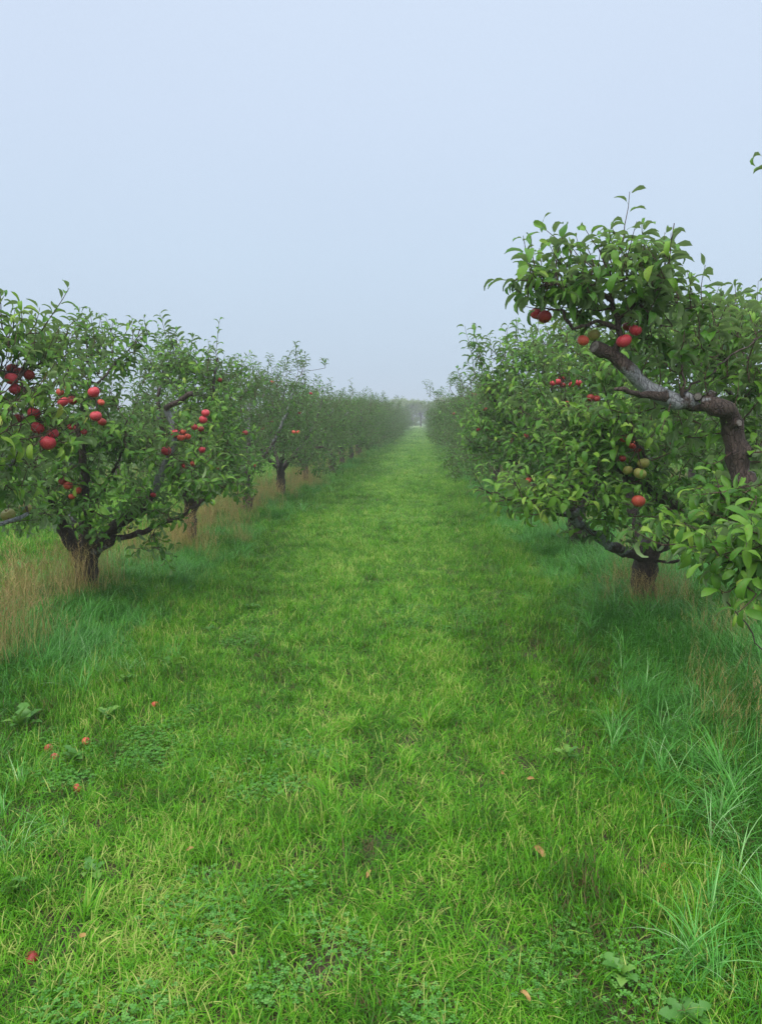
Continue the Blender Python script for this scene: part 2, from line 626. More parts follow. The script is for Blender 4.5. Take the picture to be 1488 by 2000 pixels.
def unit(v):
    return v / (np.linalg.norm(v) + 1e-9)


def add_shoot(tw, L, p, d, length, size, density=.028, leafy_from=.0, r0=.0035, up=.25, yellow=0.0, sides=3, tmin=0):
    """a one-year shoot with spiral leaves"""
    n = max(3, int(length / .05))
    pts = [p]
    d = unit(d)
    for k in range(n):
        d = unit(d + np.array([0, 0, up]) / n + RNG.normal(size=3) * .10)
        pts.append(pts[-1] + d * length / n)
    pts = np.array(pts)
    tw.tube(pts, np.linspace(r0, .0013, len(pts)), sides, 0, cap=False)
    m = max(3, int(length / density))
    phi = RNG.uniform(0, 6.28)
    for q in range(m):
        t = leafy_from + (1 - leafy_from) * (q + .5) / m
        x = t * (len(pts) - 1)
        i0 = min(int(x), len(pts) - 2)
        pos = pts[i0] * (1 - x + i0) + pts[i0 + 1] * (x - i0)
        tg = unit(pts[i0 + 1] - pts[i0])
        phi += 2.4 + RNG.normal() * .3
        u = unit(np.cross(tg, [.2, .9, .31]))
        w = np.cross(tg, u)
        rad = math.cos(phi) * u + math.sin(phi) * w
        a = rad * RNG.uniform(.7, 1.1) + tg * (.25 + .6 * t) + np.array([0, 0, RNG.uniform(-.45, .25)])
        nrm = tg * .7 + np.array([0, 0, .8]) + RNG.normal(size=3) * .35
        s = size * RNG.uniform(.7, 1.12) * (1 - .45 * t ** 4)
        L.add(pos, a, nrm, s, RNG.normal(.31, .18) + yellow + (.12 * t))
    return pts


def grow(spec, hero):
    """returns dict of meshes in local coordinates"""
    base = np.array(spec['base'])
    tw, L = MB(), Leaves()
    parts = []
    nodes, nrad, nout = [], [], []
    tp, tt = smooth_path(spec['trunk'], .05, .006)
    rr = spec['r'] * (1.0 + .5 * np.exp(-tt * 7) - .05 * tt) * (1 + .05 * RNG.normal(size=len(tt)))
    mb = MB()
    mb.tube(tp - base, rr, 14 if hero else 8, 0, rough=.06, cap=True)
    parts.append(('trunk', mb, M_BARK))
    for p, r in list(zip(tp, rr))[len(tp) // 2:]:
        nodes.append(p); nrad.append(r)
    for lp, r0, r1, pale in spec['limbs']:
        P, t = smooth_path(lp, .045, .007)
        r = (r0 + (r1 - r0) * t ** .8) * (1 + .07 * RNG.normal(size=len(t)))
        if hero:
            for q in range(max(1, len(t) // 9)):       # knuckles where old spurs were cut
                k = RNG.integers(1, len(t))
                r[k] *= 1.18
        mb = MB()
        pl = np.interp(t, np.linspace(0, 1, len(pale)), pale)
        mb.tube(P - base, r, 11 if hero and r0 > .03 else 6, pl, rough=.05, cap=True)
        parts.append(('limb', mb, M_BARK))
        for p, q in zip(P, r):
            nodes.append(p); nrad.append(q)
    nodes = np.array(nodes)
    nrad = np.array(nrad)
    leafsize = spec.get('leaf', .095)
    # targets
    T = []
    for b in spec['blobs']:
        c, rad, n = np.array(b[0]), np.array(b[1]), b[2]
        yel = b[3] if len(b) > 3 else 0
        q = 0
        while q < n:
            v = RNG.uniform(-1, 1, 3)
            if np.dot(v, v) > 1:
                continue
            T.append((c + v * rad, v * rad, yel))
            q += 1
    D = np.array([np.min(np.linalg.norm(nodes - t_[0], axis=1)) for t_ in T])
    order = np.argsort(D)
    centre = np.array(spec.get('centre', nodes.mean(0)))
    twig_nodes = [nodes]
    tn_r = [nrad]
    allN, allR = nodes, nrad
    apple_tops = [np.array(a) for a in spec.get('apple_tops', [])]

    def connect(p, r_end=.003):
        nonlocal allN, allR
        dd = np.linalg.norm(allN - p, axis=1) + 2.5 * np.maximum(0, .006 - allR) / .006 * .05
        k = int(np.argmin(dd))
        s = allN[k]
        dist = np.linalg.norm(p - s)
        if dist < .02:
            return s, p, p - s
        n = max(2, int(dist / .06))
        mid = (s + p) / 2 + RNG.normal(size=3) * dist * .10 + np.array([0, 0, -.08 * dist])
        pts = []
        for i_ in range(n + 1):
            t_ = i_ / n
            pts.append((1 - t_) ** 2 * s + 2 * t_ * (1 - t_) * mid + t_ * t_ * p)
        pts = np.array(pts)
        ra = min(allR[k] * .6, .003 + .016 * dist)
        rads = np.linspace(max(ra, r_end), r_end, len(pts))
        tw.tube(pts - base, rads, 5 if hero else 3, .1, cap=False)
        allN = np.concatenate([allN, pts[1:]])
        allR = np.concatenate([allR, rads[1:]])
        return s, p, pts

    for q in apple_tops:
        connect(q, .0025)
    for oi_ in order:
        p, v, yel = T[oi_]
        s, p, pts = connect(p)
        out = p - centre
        if np.ndim(pts) == 2 and len(pts) > 2:
            for k in range(1, len(pts)):
                if RNG.random() < (.75 if hero else .6):
                    ph = RNG.uniform(0, 6.28)
                    for _ in range(RNG.integers(2, 4)):
                        ph += 2.3
                        a = np.array([math.cos(ph), math.sin(ph), RNG.uniform(-.5, .45)])
                        L.add(pts[k] - base, a, np.array([0, 0, 1.0]) + RNG.normal(size=3) * .4, leafsize * RNG.uniform(.7, 1.05), RNG.normal(.28, .13) + yel)
        d = unit(out) * .8 + np.array([0, 0, .35 + .5 * max(0, (p[2] - 1.6))]) + RNG.normal(size=3) * .5
        up = .35 if p[2] > 1.3 else .05
        add_shoot(tw, L, p - base, d, RNG.uniform(.10, .26) * spec.get('shoot', 1), leafsize, up=up, yellow=yel, density=.024 if hero else .032)
    for sh in spec.get('shoots', []):
        P = np.array(sh[0])
        nl, ls = sh[1], sh[2]
        s, p, _ = connect(P[0], .0035)
        Q, _t = smooth_path(P, .06, .003)
        tw.tube(Q - base, np.linspace(.004, .0014, len(Q)), 4, 0, cap=False)
        phi = RNG.uniform(0, 6)
        for q in range(nl):
            t_ = .08 + .92 * (q + .6) / nl
            x = min(t_, .999) * (len(Q) - 1)
            i0 = int(x)
            pos = Q[i0] * (1 - x + i0) + Q[i0 + 1] * (x - i0)
            tg = unit(Q[i0 + 1] - Q[i0])
            phi += math.pi + RNG.normal() * .5
            rad = np.array([math.cos(phi), .5 * math.sin(phi), 0])
            a = rad + tg * .75 + np.array([0, 0, RNG.uniform(-.15, .2)])
            L.add(pos - base, a, np.array([0, 0, 1.]) + tg * .4 + RNG.normal(size=3) * .25, ls * RNG.uniform(.85, 1.1) * (1 - .25 * t_ ** 3), RNG.normal(.32, .1))
    parts.append(('twigs', tw, M_TWIG))
    P, Rm, S, Tn = L.arrays()
    # leaves do not grow through the fruit, and pickers have opened the view to some of them
    if spec.get('apple_tops'):
        keep = np.ones(len(P), bool)
        WP = P + base + Rm[:, 1] * S[:, None] * .7
        for c, rad in spec['apple_c']:
            c = np.array(c)
            keep &= np.linalg.norm(WP - c, axis=1) > rad * 1.25
            ray = unit(c - CAMPOS)
            al = (WP - CAMPOS) @ ray
            perp = np.linalg.norm(WP - CAMPOS - al[:, None] * ray, axis=1)
            block = (al < np.linalg.norm(c - CAMPOS)) & (perp < rad + (.03 if c[0] < -1.8 and c[1] < 5 else .014)) & (RNG.random(len(P)) < .88)
            keep &= ~block
        for (a0, a1, rad) in spec.get('clear', []):
            for s_ in np.linspace(0, 1, 24):
                c = np.array(a0) * (1 - s_) + np.array(a1) * s_
                ray = unit(c - CAMPOS)
                al = (WP - CAMPOS) @ ray
                perp = np.linalg.norm(WP - CAMPOS - al[:, None] * ray, axis=1)
                keep &= ~((al < np.linalg.norm(c - CAMPOS) + .02) & (perp < rad) & (RNG.random(len(P)) < .12))
        P, Rm, S, Tn = P[keep], Rm[keep], S[keep], Tn[keep]
    return parts, (P, Rm, S, Tn)


def make_tree(spec, label, hero, group=None, location=None):
    base = np.array(spec['base'])
    parts, (P, Rm, S, Tn) = grow(spec, hero)
    root = empty('apple_tree', tuple(base) if location is None else location)
    props(root, label, 'apple tree', group)
    for nm, mb, mat in parts:
        po = mb.obj(nm, mat, root)
        if nm == 'twigs':
            po['kind'] = 'stuff'
    Tn = np.clip(np.where(Tn > .6, .6 + (Tn - .6) * .6, Tn) + spec.get('tint', 0), .03, .97)
    if hero:
        px, py, dz = project(P + base)
        inframe = (px > -20) & (px < 1510) & (py > -20) & (py < 2020) & (dz > 1)
        score = np.where(inframe, S / dz, 0) * RNG.uniform(.8, 1.2, len(P))
        chosen = np.argsort(-score)[:300]
        chosen = chosen[score[chosen] > 0]
        for k in chosen:
            me = LEAF_MESHES[RNG.integers(len(HERO_T))][int(np.clip(Tn[k] * 5, 0, 4))]
            o = bpy.data.objects.new('leaf', me)
            Mx = Matrix.Identity(4)
            for a in range(3):
                for b in range(3):
                    Mx[b][a] = Rm[k][a][b] * S[k]
            Mx.translation = Vector(P[k])
            o.matrix_local = Mx
            COL.objects.link(o)
            o.parent = root
        rest = np.ones(len(P), bool)
        rest[chosen] = False
        P, Rm, S, Tn = P[rest], Rm[rest], S[rest], Tn[rest]
        tm = HERO_T if hero == 1 else HERO_T
    tm = HERO_T if hero else FAR_T
    me = leaves_mesh('foliage', P, Rm, S, Tn, tm, RNG.integers(0, len(tm), len(P)))
    fo = bpy.data.objects.new('foliage', me)
    COL.objects.link(fo)
    fo.parent = root
    fo['kind'] = 'stuff'
    return root


def add_stub(root, base, pt, direction, r, length=.05):
    """pruning stub: short cut limb with a pale cut face"""
    pt, d = np.array(pt) - np.array(base), unit(np.array(direction, float))
    mb = MB()
    mb.tube(np.array([pt - d * .02, pt + d * length * .6, pt + d * length]), [r * 1.25, r * 1.1, r], 10, .2, rough=.05, cap=False)
    s = mb.obj('pruning_stub', M_BARK, root)
    u = unit(np.cross(d, [.3, .5, .81]))
    w = np.cross(d, u)
    ring = [pt + d * (length - .003) + (math.cos(a) * u + math.sin(a) * w) * r * .97 for a in np.arange(10) * .6283]
    cen = pt + d * (length + .003)
    mb = MB()
    mb.add(ring + [cen], [(k, (k + 1) % 10, 10, 10) for k in range(10)])
    mb.obj('cut_face', M_CUT, s)


# ---- apples: list of (px, py, size_px, distance or None for on-crown, tree key, skin, label)
A = []


def ap(px, py, size, d, tree, skin, label):
    A.append((px, py, size, d, tree, skin, label))


ap(23, 740, 22, 4.2, 'L0', 'r', 'bright red apple at the far left edge, uppermost of the near left tree cluster')
ap(30, 760, 20, 4.25, 'L0', 'r', 'red apple half hidden by long leaves just under the bright red edge apple')
ap(24, 720, 19, 4.35, 'L0', 'd', 'dark red apple in shade at the top left of the edge cluster')
ap(38, 727, 19, 4.3, 'L0', 'd', 'dark shaded red apple in the middle of the left edge cluster')
ap(57, 732, 20, 4.3, 'L0', 'd', 'dark red apple at the right end of the left edge cluster')
ap(67, 807, 22, 4.2, 'L0', 'r', 'pinkish red apple under a thin diagonal twig on the near left branch')
ap(37, 817, 18, 4.35, 'L0', 'd', 'dark red apple sunk in leaves left of the pinkish twig apple')
ap(74, 836, 23, 4.2, 'L0', 'r', 'round red apple just above left of the touching pair near the left edge')
ap(104, 848, 21, 4.25, 'L0', 'r', 'smaller upper apple of the touching red pair near the left edge')
ap(94, 865, 28, 4.15, 'L0', 'r', 'large lower apple of the touching red pair near the left edge')
ap(17, 1006, 25, 4.4, 'L0', 'g', 'dull russet apple low at the left edge above the pale twig')
ap(50, 992, 22, 4.5, 'L0', 'g', 'brownish apple in shade right of the low left edge apple')
ap(124, 785, 20, 5.4, 'L1', 'r', 'left red apple of the pair beside the dark knotted wood')
ap(142, 782, 17, 5.5, 'L1', 'd', 'darker right apple of the pair beside the dark knotted wood')
ap(118, 766, 14, 5.6, 'L1', 'o', 'small orange red apple above the pair by the dark knotted wood')
ap(132, 756, 14, 5.7, 'L1', 'o', 'small orange red apple peeping out above all others by the dark wood')
ap(184, 766, 21, 5.3, 'L1', 'r', 'plump red apple hanging at the foot of the long arching leafy shoot')
ap(188, 813, 21, 5.3, 'L1', 'r', 'red apple straight below the plump one under the arching shoot')
ap(200, 824, 16, 5.45, 'L1', 'd', 'dark red apple tucked behind the lower one under the arching shoot')
ap(198, 786, 13, 5.5, 'L1', 'o', 'sliver of orange red apple between the two stacked red ones')
ap(139, 834, 12, 5.7, 'L1', 'r', 'left small apple of the low row under the dark knotted wood')
ap(151, 836, 14, 5.7, 'L1', 'd', 'middle dark apple of the low row under the dark knotted wood')
ap(163, 844, 14, 5.7, 'L1', 'r', 'right small apple of the low row under the dark knotted wood')
ap(343, 847, 17, 6.3, 'L1', 'r', 'left bright red apple of the tight bunch beside the pale bare limb')
ap(357, 844, 14, 6.35, 'L1', 'o', 'top orange red apple of the tight bunch beside the pale bare limb')
ap(354, 855, 14, 6.25, 'L1', 'o', 'lowest shiny orange red apple of the tight bunch by the pale limb')
ap(367, 853, 13, 6.35, 'L1', 'o', 'right orange red apple of the tight bunch beside the pale bare limb')
ap(325, 881, 21, 6.25, 'L1', 'r', 'red apple left of the pale limb below the tight bunch')
ap(402, 807, 16, 6.2, 'L2', 'r', 'upper apple of the two stacked red ones right of the pale limb')
ap(397, 820, 16, 6.2, 'L2', 'r', 'lower apple of the two stacked red ones right of the pale limb')
ap(380, 834, 13, 6.4, 'L2', 'r', 'small red apple just below left of the stacked two')
ap(393, 838, 12, 6.4, 'L2', 'd', 'small dark red apple right below the stacked two')
ap(395, 879, 14, 6.4, 'L2', 'r', 'red apple low in the leaves between two left trees')
ap(361, 910, 12, 6.3, 'L1', 'r', 'left small apple of the low pair beside the grey knot of the limb')
ap(378, 906, 12, 6.3, 'L1', 'o', 'right small apple of the low pair beside the grey knot of the limb')
ap(300, 967, 11, 6.3, 'L1', 'r', 'lone small red apple just above the dark forked limb')
ap(124, 940, 16, 5.9, 'L1', 'd', 'dark red apple at the left end of the low trio above the fork')
ap(134, 948, 17, 5.9, 'L1', 'o', 'orange red apple in the middle of the low trio above the fork')
ap(153, 958, 14, 5.9, 'L1', 'o', 'orange red apple at the right end of the low trio above the fork')
ap(141, 970, 12, 5.9, 'L1', 'o', 'small orange apple directly below the low trio above the fork')
# right side
ap(1047, 613, 24, 3.75, 'R0', 'r', 'left apple of the red pair high on the left side of the near right tree')
ap(1063, 619, 26, 3.7, 'R0', 'd', 'right darker apple of the red pair high on the near right tree')
ap(1138, 665, 22, 3.75, 'R0', 'o', 'left apple of the pair just above the cut end of the thick limb')
ap(1159, 655, 24, 3.8, 'R0', 'g', 'right duller apple of the pair just above the cut end of the thick limb')
ap(1218, 666, 28, 3.7, 'R0', 'r', 'big bright red apple hanging in front of the thick grey limb')
ap(1240, 645, 23, 3.75, 'R0', 'r', 'red apple upper right of the big one over the grey limb')
ap(1225, 638, 19, 3.85, 'R0', 'd', 'dark red apple at the back above the big one over the grey limb')
ap(1079, 749, 12, 7.6, 'R2', 'r', 'leftmost of the red cluster behind the thick limb')
ap(1089, 746, 14, 7.6, 'R2', 'r', 'second from left in the red cluster behind the thick limb')
ap(1098, 752, 13, 7.65, 'R2', 'd', 'lower dark apple in the red cluster behind the thick limb')
ap(1096, 738, 13, 7.7, 'R2', 'd', 'topmost apple in the red cluster behind the thick limb')
ap(1117, 750, 14, 7.6, 'R2', 'r', 'left apple of the pair right of the red cluster')
ap(1129, 748, 13, 7.6, 'R2', 'r', 'right apple of the pair right of the red cluster')
ap(1153, 777, 15, 5.5, 'R1', 'd', 'left dark apple of the pair below the thick limb elbow')
ap(1165, 779, 14, 5.5, 'R1', 'd', 'right dark apple of the pair below the thick limb elbow')
ap(1107, 787, 8, 7.6, 'R2', 'o', 'tiny orange apple low under the red cluster behind the limb')
ap(1027, 852, 11, 7.9, 'R2', 'r', 'red apple in the dark lower leaves under the pale grey limb')
ap(999, 860, 10, 8.0, 'R2', 'd', 'dimmer red apple left of the one under the pale grey limb')
ap(1217, 857, 15, 5.2, 'R1', 'o', 'upper orange red apple in the bright leaves of the right tree middle')
ap(1235, 869, 18, 5.2, 'R1', 'o', 'second orange red apple down in the bright leaves of the right tree')
ap(1243, 877, 16, 5.15, 'R1', 'd', 'third darker apple down in the bright leaves of the right tree')
ap(1304, 868, 12, 5.6, 'R1', 'r', 'lone red apple below the underside of the thick limb')
ap(1256, 905, 22, 5.05, 'R1', 'g', 'upper green and red apple of the unripe bunch')
ap(1249, 925, 24, 5.0, 'R1', 'g', 'lower right green and red apple of the unripe bunch')
ap(1225, 919, 19, 5.05, 'R1', 'g', 'left green apple of the unripe bunch')
ap(1215, 896, 13, 5.1, 'R1', 'd', 'small dark apple above left of the unripe bunch')
ap(1246, 979, 26, 5.0, 'R1', 'o', 'large dull orange apple hanging low below the unripe bunch')
ap(1032, 938, 12, 7.8, 'R2', 'o', 'orange apple hanging under the second right tree over the grass')
ap(430, 742, 10, None, '', 'd', 'dark reddish apple high in the third left tree')
ap(532, 747, 8, None, '', 'r', 'small red apple near the top of the fourth left tree')
ap(607, 769, 7, None, '', 'r', 'faint red apple high in the fifth left tree')
ap(585, 805, 8, None, '', 'r', 'red apple mid crown in the fifth left tree')
ap(574, 844, 8, None, '', 'o', 'left apple of the orange pair in the fourth left tree')
ap(583, 844, 8, None, '', 'o', 'right apple of the orange pair in the fourth left tree')
ap(533, 823, 8, None, '', 'd', 'dull red apple mid crown above the orange pair to the left')
ap(514, 838, 8, None, '', 'd', 'dull red apple left of the small pale limb')
ap(479, 846, 12, None, '', 'd', 'dark apple above the trunk of the third left tree')
ap(428, 913, 9, None, '', 'o', 'orange apple low beside the third left trunk')
ap(500, 909, 9, None, '', 'o', 'orange apple right above the third left trunk')
ap(649, 833, 6, None, '', 'd', 'faint dark red apple in the sixth left tree')
ap(925, 771, 9, None, '', 'r', 'red apple at the outer edge of the third right tree top')
ap(886, 808, 7, None, '', 'r', 'tiny red apple on the outer edge of a farther right tree')
ap(947, 800, 7, None, '', 'r', 'small red apple on the third right tree below its top edge')
ap(933, 840, 7, None, '', 'd', 'dull red apple mid crown of the third right tree')


def apple_mesh(mat):
    mb = MB()
    prof = []
    for k in range(15):
        th = math.pi * k / 14
        r = math.sin(th) * (1 + .10 * math.cos(th))
        z = math.cos(th) * .92
        if th < .55:
            z -= (.55 - th) ** 2 * 1.25
        if th > 2.7:
            z += (th - 2.7) ** 2 * 1.2
        prof.append((max(r, .001), z))
    n = 20
    v = []
    for r, z in prof:
        for q in range(n):
            a = 2 * math.pi * q / n
            rr = r * (1 + .018 * math.cos(5 * a) * (1 - z) * .6)
            v.append((rr * math.cos(a), rr * math.sin(a), z))
    f = []
    for k in range(14):
        for q in range(n):
            f.append((k * n + q, (k + 1) * n + q, (k + 1) * n + (q + 1) % n, k * n + (q + 1) % n))
    mb.add(v, f)
    return mb.mesh('apple', mat)


APPLE = {'r': apple_mesh(M_RED), 'd': apple_mesh(M_DARKRED), 'g': apple_mesh(M_GREENRED), 'o': apple_mesh(M_ORANGE)}
mb = MB()
mb.tube([(0, 0, .60), (.03, 0, .95), (.12, .02, 1.35)], [.05, .04, .055], 5)
STEM = mb.mesh('stem', M_TWIG)
mb = MB()
for q in range(5):
    a = q * 1.2566
    c, s = math.cos(a), math.sin(a)
    mb.add([(0, 0, -.80), (.10 * c - .04 * s, .10 * s + .04 * c, -.84), (.17 * c, .17 * s, -.93), (.10 * c + .04 * s, .10 * s - .04 * c, -.84)], [(0, 1, 2, 3)])
CALYX = mb.mesh('calyx', M_TWIG)


def place_apple(pos, r, skin, label, group, tilt=None):
    o = bpy.data.objects.new('apple', APPLE[skin])
    COL.objects.link(o)
    o.location = pos
    o.scale = (r, r, r * random.uniform(.88, 1.0))
    o.rotation_euler = tilt if tilt else (random.uniform(-.5, .5), random.uniform(-.5, .5), random.uniform(0, 6.28))
    props(o, label, 'apple', group)
    for nm, me in (('stem', STEM), ('calyx', CALYX)):
        c = bpy.data.objects.new(nm, me)
        COL.objects.link(c)
        c.parent = o
    return o


def apple_world(a):
    c = W(a[0], a[1], a[3])
    r = a[2] / 2 / F * np.linalg.norm(c - CAMPOS)
    return c, min(.044, max(.024, r))


def px_limb(pts, r0, r1, pale=(0, 0)):
    return ([W(*p) for p in pts], r0, r1, pale)


def px_blob(px, py, d, rx, ry, rd, n, yel=0.0):
    return (W(px, py, d), (rx / F * d, rd, ry / F * d), n, yel)


def px_shoot(pts, n, size):
    return ([W(*p) for p in pts], n, size)


SPEC = {}
SPEC['R1'] = dict(
    base=(1.86, 6.2, 0.03), r=.098,
    trunk=[(1.86, 6.2, -.05), W(1256, 1150, 6.2), W(1262, 1095, 6.15), W(1266, 1066, 6.1)],
    limbs=[
        px_limb([(1264, 1085, 6.12), (1210, 1074, 5.9), (1165, 1048, 5.7), (1125, 1020, 5.5), (1106, 998, 5.42)], .05, .027, (.1, .5, .9, .6)),
        px_limb([(1112, 1012, 5.45), (1140, 985, 5.4), (1162, 958, 5.35), (1185, 936, 5.3)], .024, .02, (.3, 1.1, 1.1, .6)),
        px_limb([(1112, 1008, 5.44), (1060, 998, 5.2), (1000, 978, 5.0), (935, 952, 4.85)], .014, .004, (0, 0)),
        px_limb([(1262, 1078, 6.1), (1300, 1040, 6.0), (1325, 1003, 5.9), (1275, 958, 5.7), (1210, 922, 5.6), (1182, 880, 5.5), (1160, 820, 5.4)], .07, .02, (0, 0, .2, .2)),
        px_limb([(1268, 1075, 6.15), (1340, 1040, 6.4), (1420, 960, 6.6), (1450, 860, 6.7), (1400, 720, 6.7)], .06, .015, (0, .3)),
        px_limb([(1258, 1075, 6.2), (1230, 980, 6.7), (1220, 860, 6.9), (1250, 740, 6.9), (1240, 670, 6.9)], .055, .012, (0, .5)),
        px_limb([(1280, 1098, 6.05), (1340, 1094, 5.7), (1400, 1090, 5.4), (1470, 1105, 5.0)], .013, .006, (0, 0)),
        px_limb([(1225, 925, 5.6), (1260, 900, 5.2), (1240, 860, 5.0), (1230, 820, 5.0)], .02, .006, (0, .2)),
    ],
    blobs=[px_blob(1030, 975, 4.95, 85, 30, .3, 22, .14), px_blob(1110, 955, 5.1, 80, 45, .35, 26, .08), px_blob(1170, 870, 5.4, 115, 75, .4, 64, .03), px_blob(1200, 820, 5.2, 90, 40, .3, 26, .1),
           px_blob(1190, 970, 5.3, 80, 45, .35, 22, .05), px_blob(1285, 850, 5.8, 110, 90, .6, 64), px_blob(1120, 700, 6.1, 85, 60, .5, 34), px_blob(1090, 790, 5.8, 75, 65, .45, 34), px_blob(1180, 740, 5.6, 70, 50, .4, 20), px_blob(1390, 920, 6.0, 110, 110, .6, 80, .06),
           px_blob(1400, 690, 6.4, 110, 75, .7, 90, .06), px_blob(1300, 720, 6.4, 110, 100, .6, 80, .04), px_blob(1280, 640, 6.6, 80, 40, .4, 26, .04), px_blob(1200, 740, 6.8, 90, 80, .6, 40), px_blob(1290, 990, 5.3, 80, 55, .4, 22, .03),
           px_blob(1170, 1045, 5.6, 70, 22, .3, 8), px_blob(1350, 1060, 5.4, 90, 30, .3, 14, .05)],
    shoots=[px_shoot([(1010, 985, 4.98), (965, 965, 4.9), (925, 957, 4.85)], 6, .10), px_shoot([(1330, 720, 5.9), (1336, 640, 5.9), (1340, 555, 5.9)], 9, .12),
            px_shoot([(1420, 640, 6.3), (1432, 600, 6.3), (1440, 570, 6.3)], 7, .1), px_shoot([(1470, 640, 6.0), (1478, 590, 6.0), (1480, 548, 6.0)], 8, .11),
            px_shoot([(1390, 650, 6.5), (1395, 620, 6.5), (1393, 605, 6.5)], 6, .1), px_shoot([(1290, 640, 6.5), (1292, 610, 6.5), (1290, 590, 6.5)], 6, .1)],
    leaf=.098)
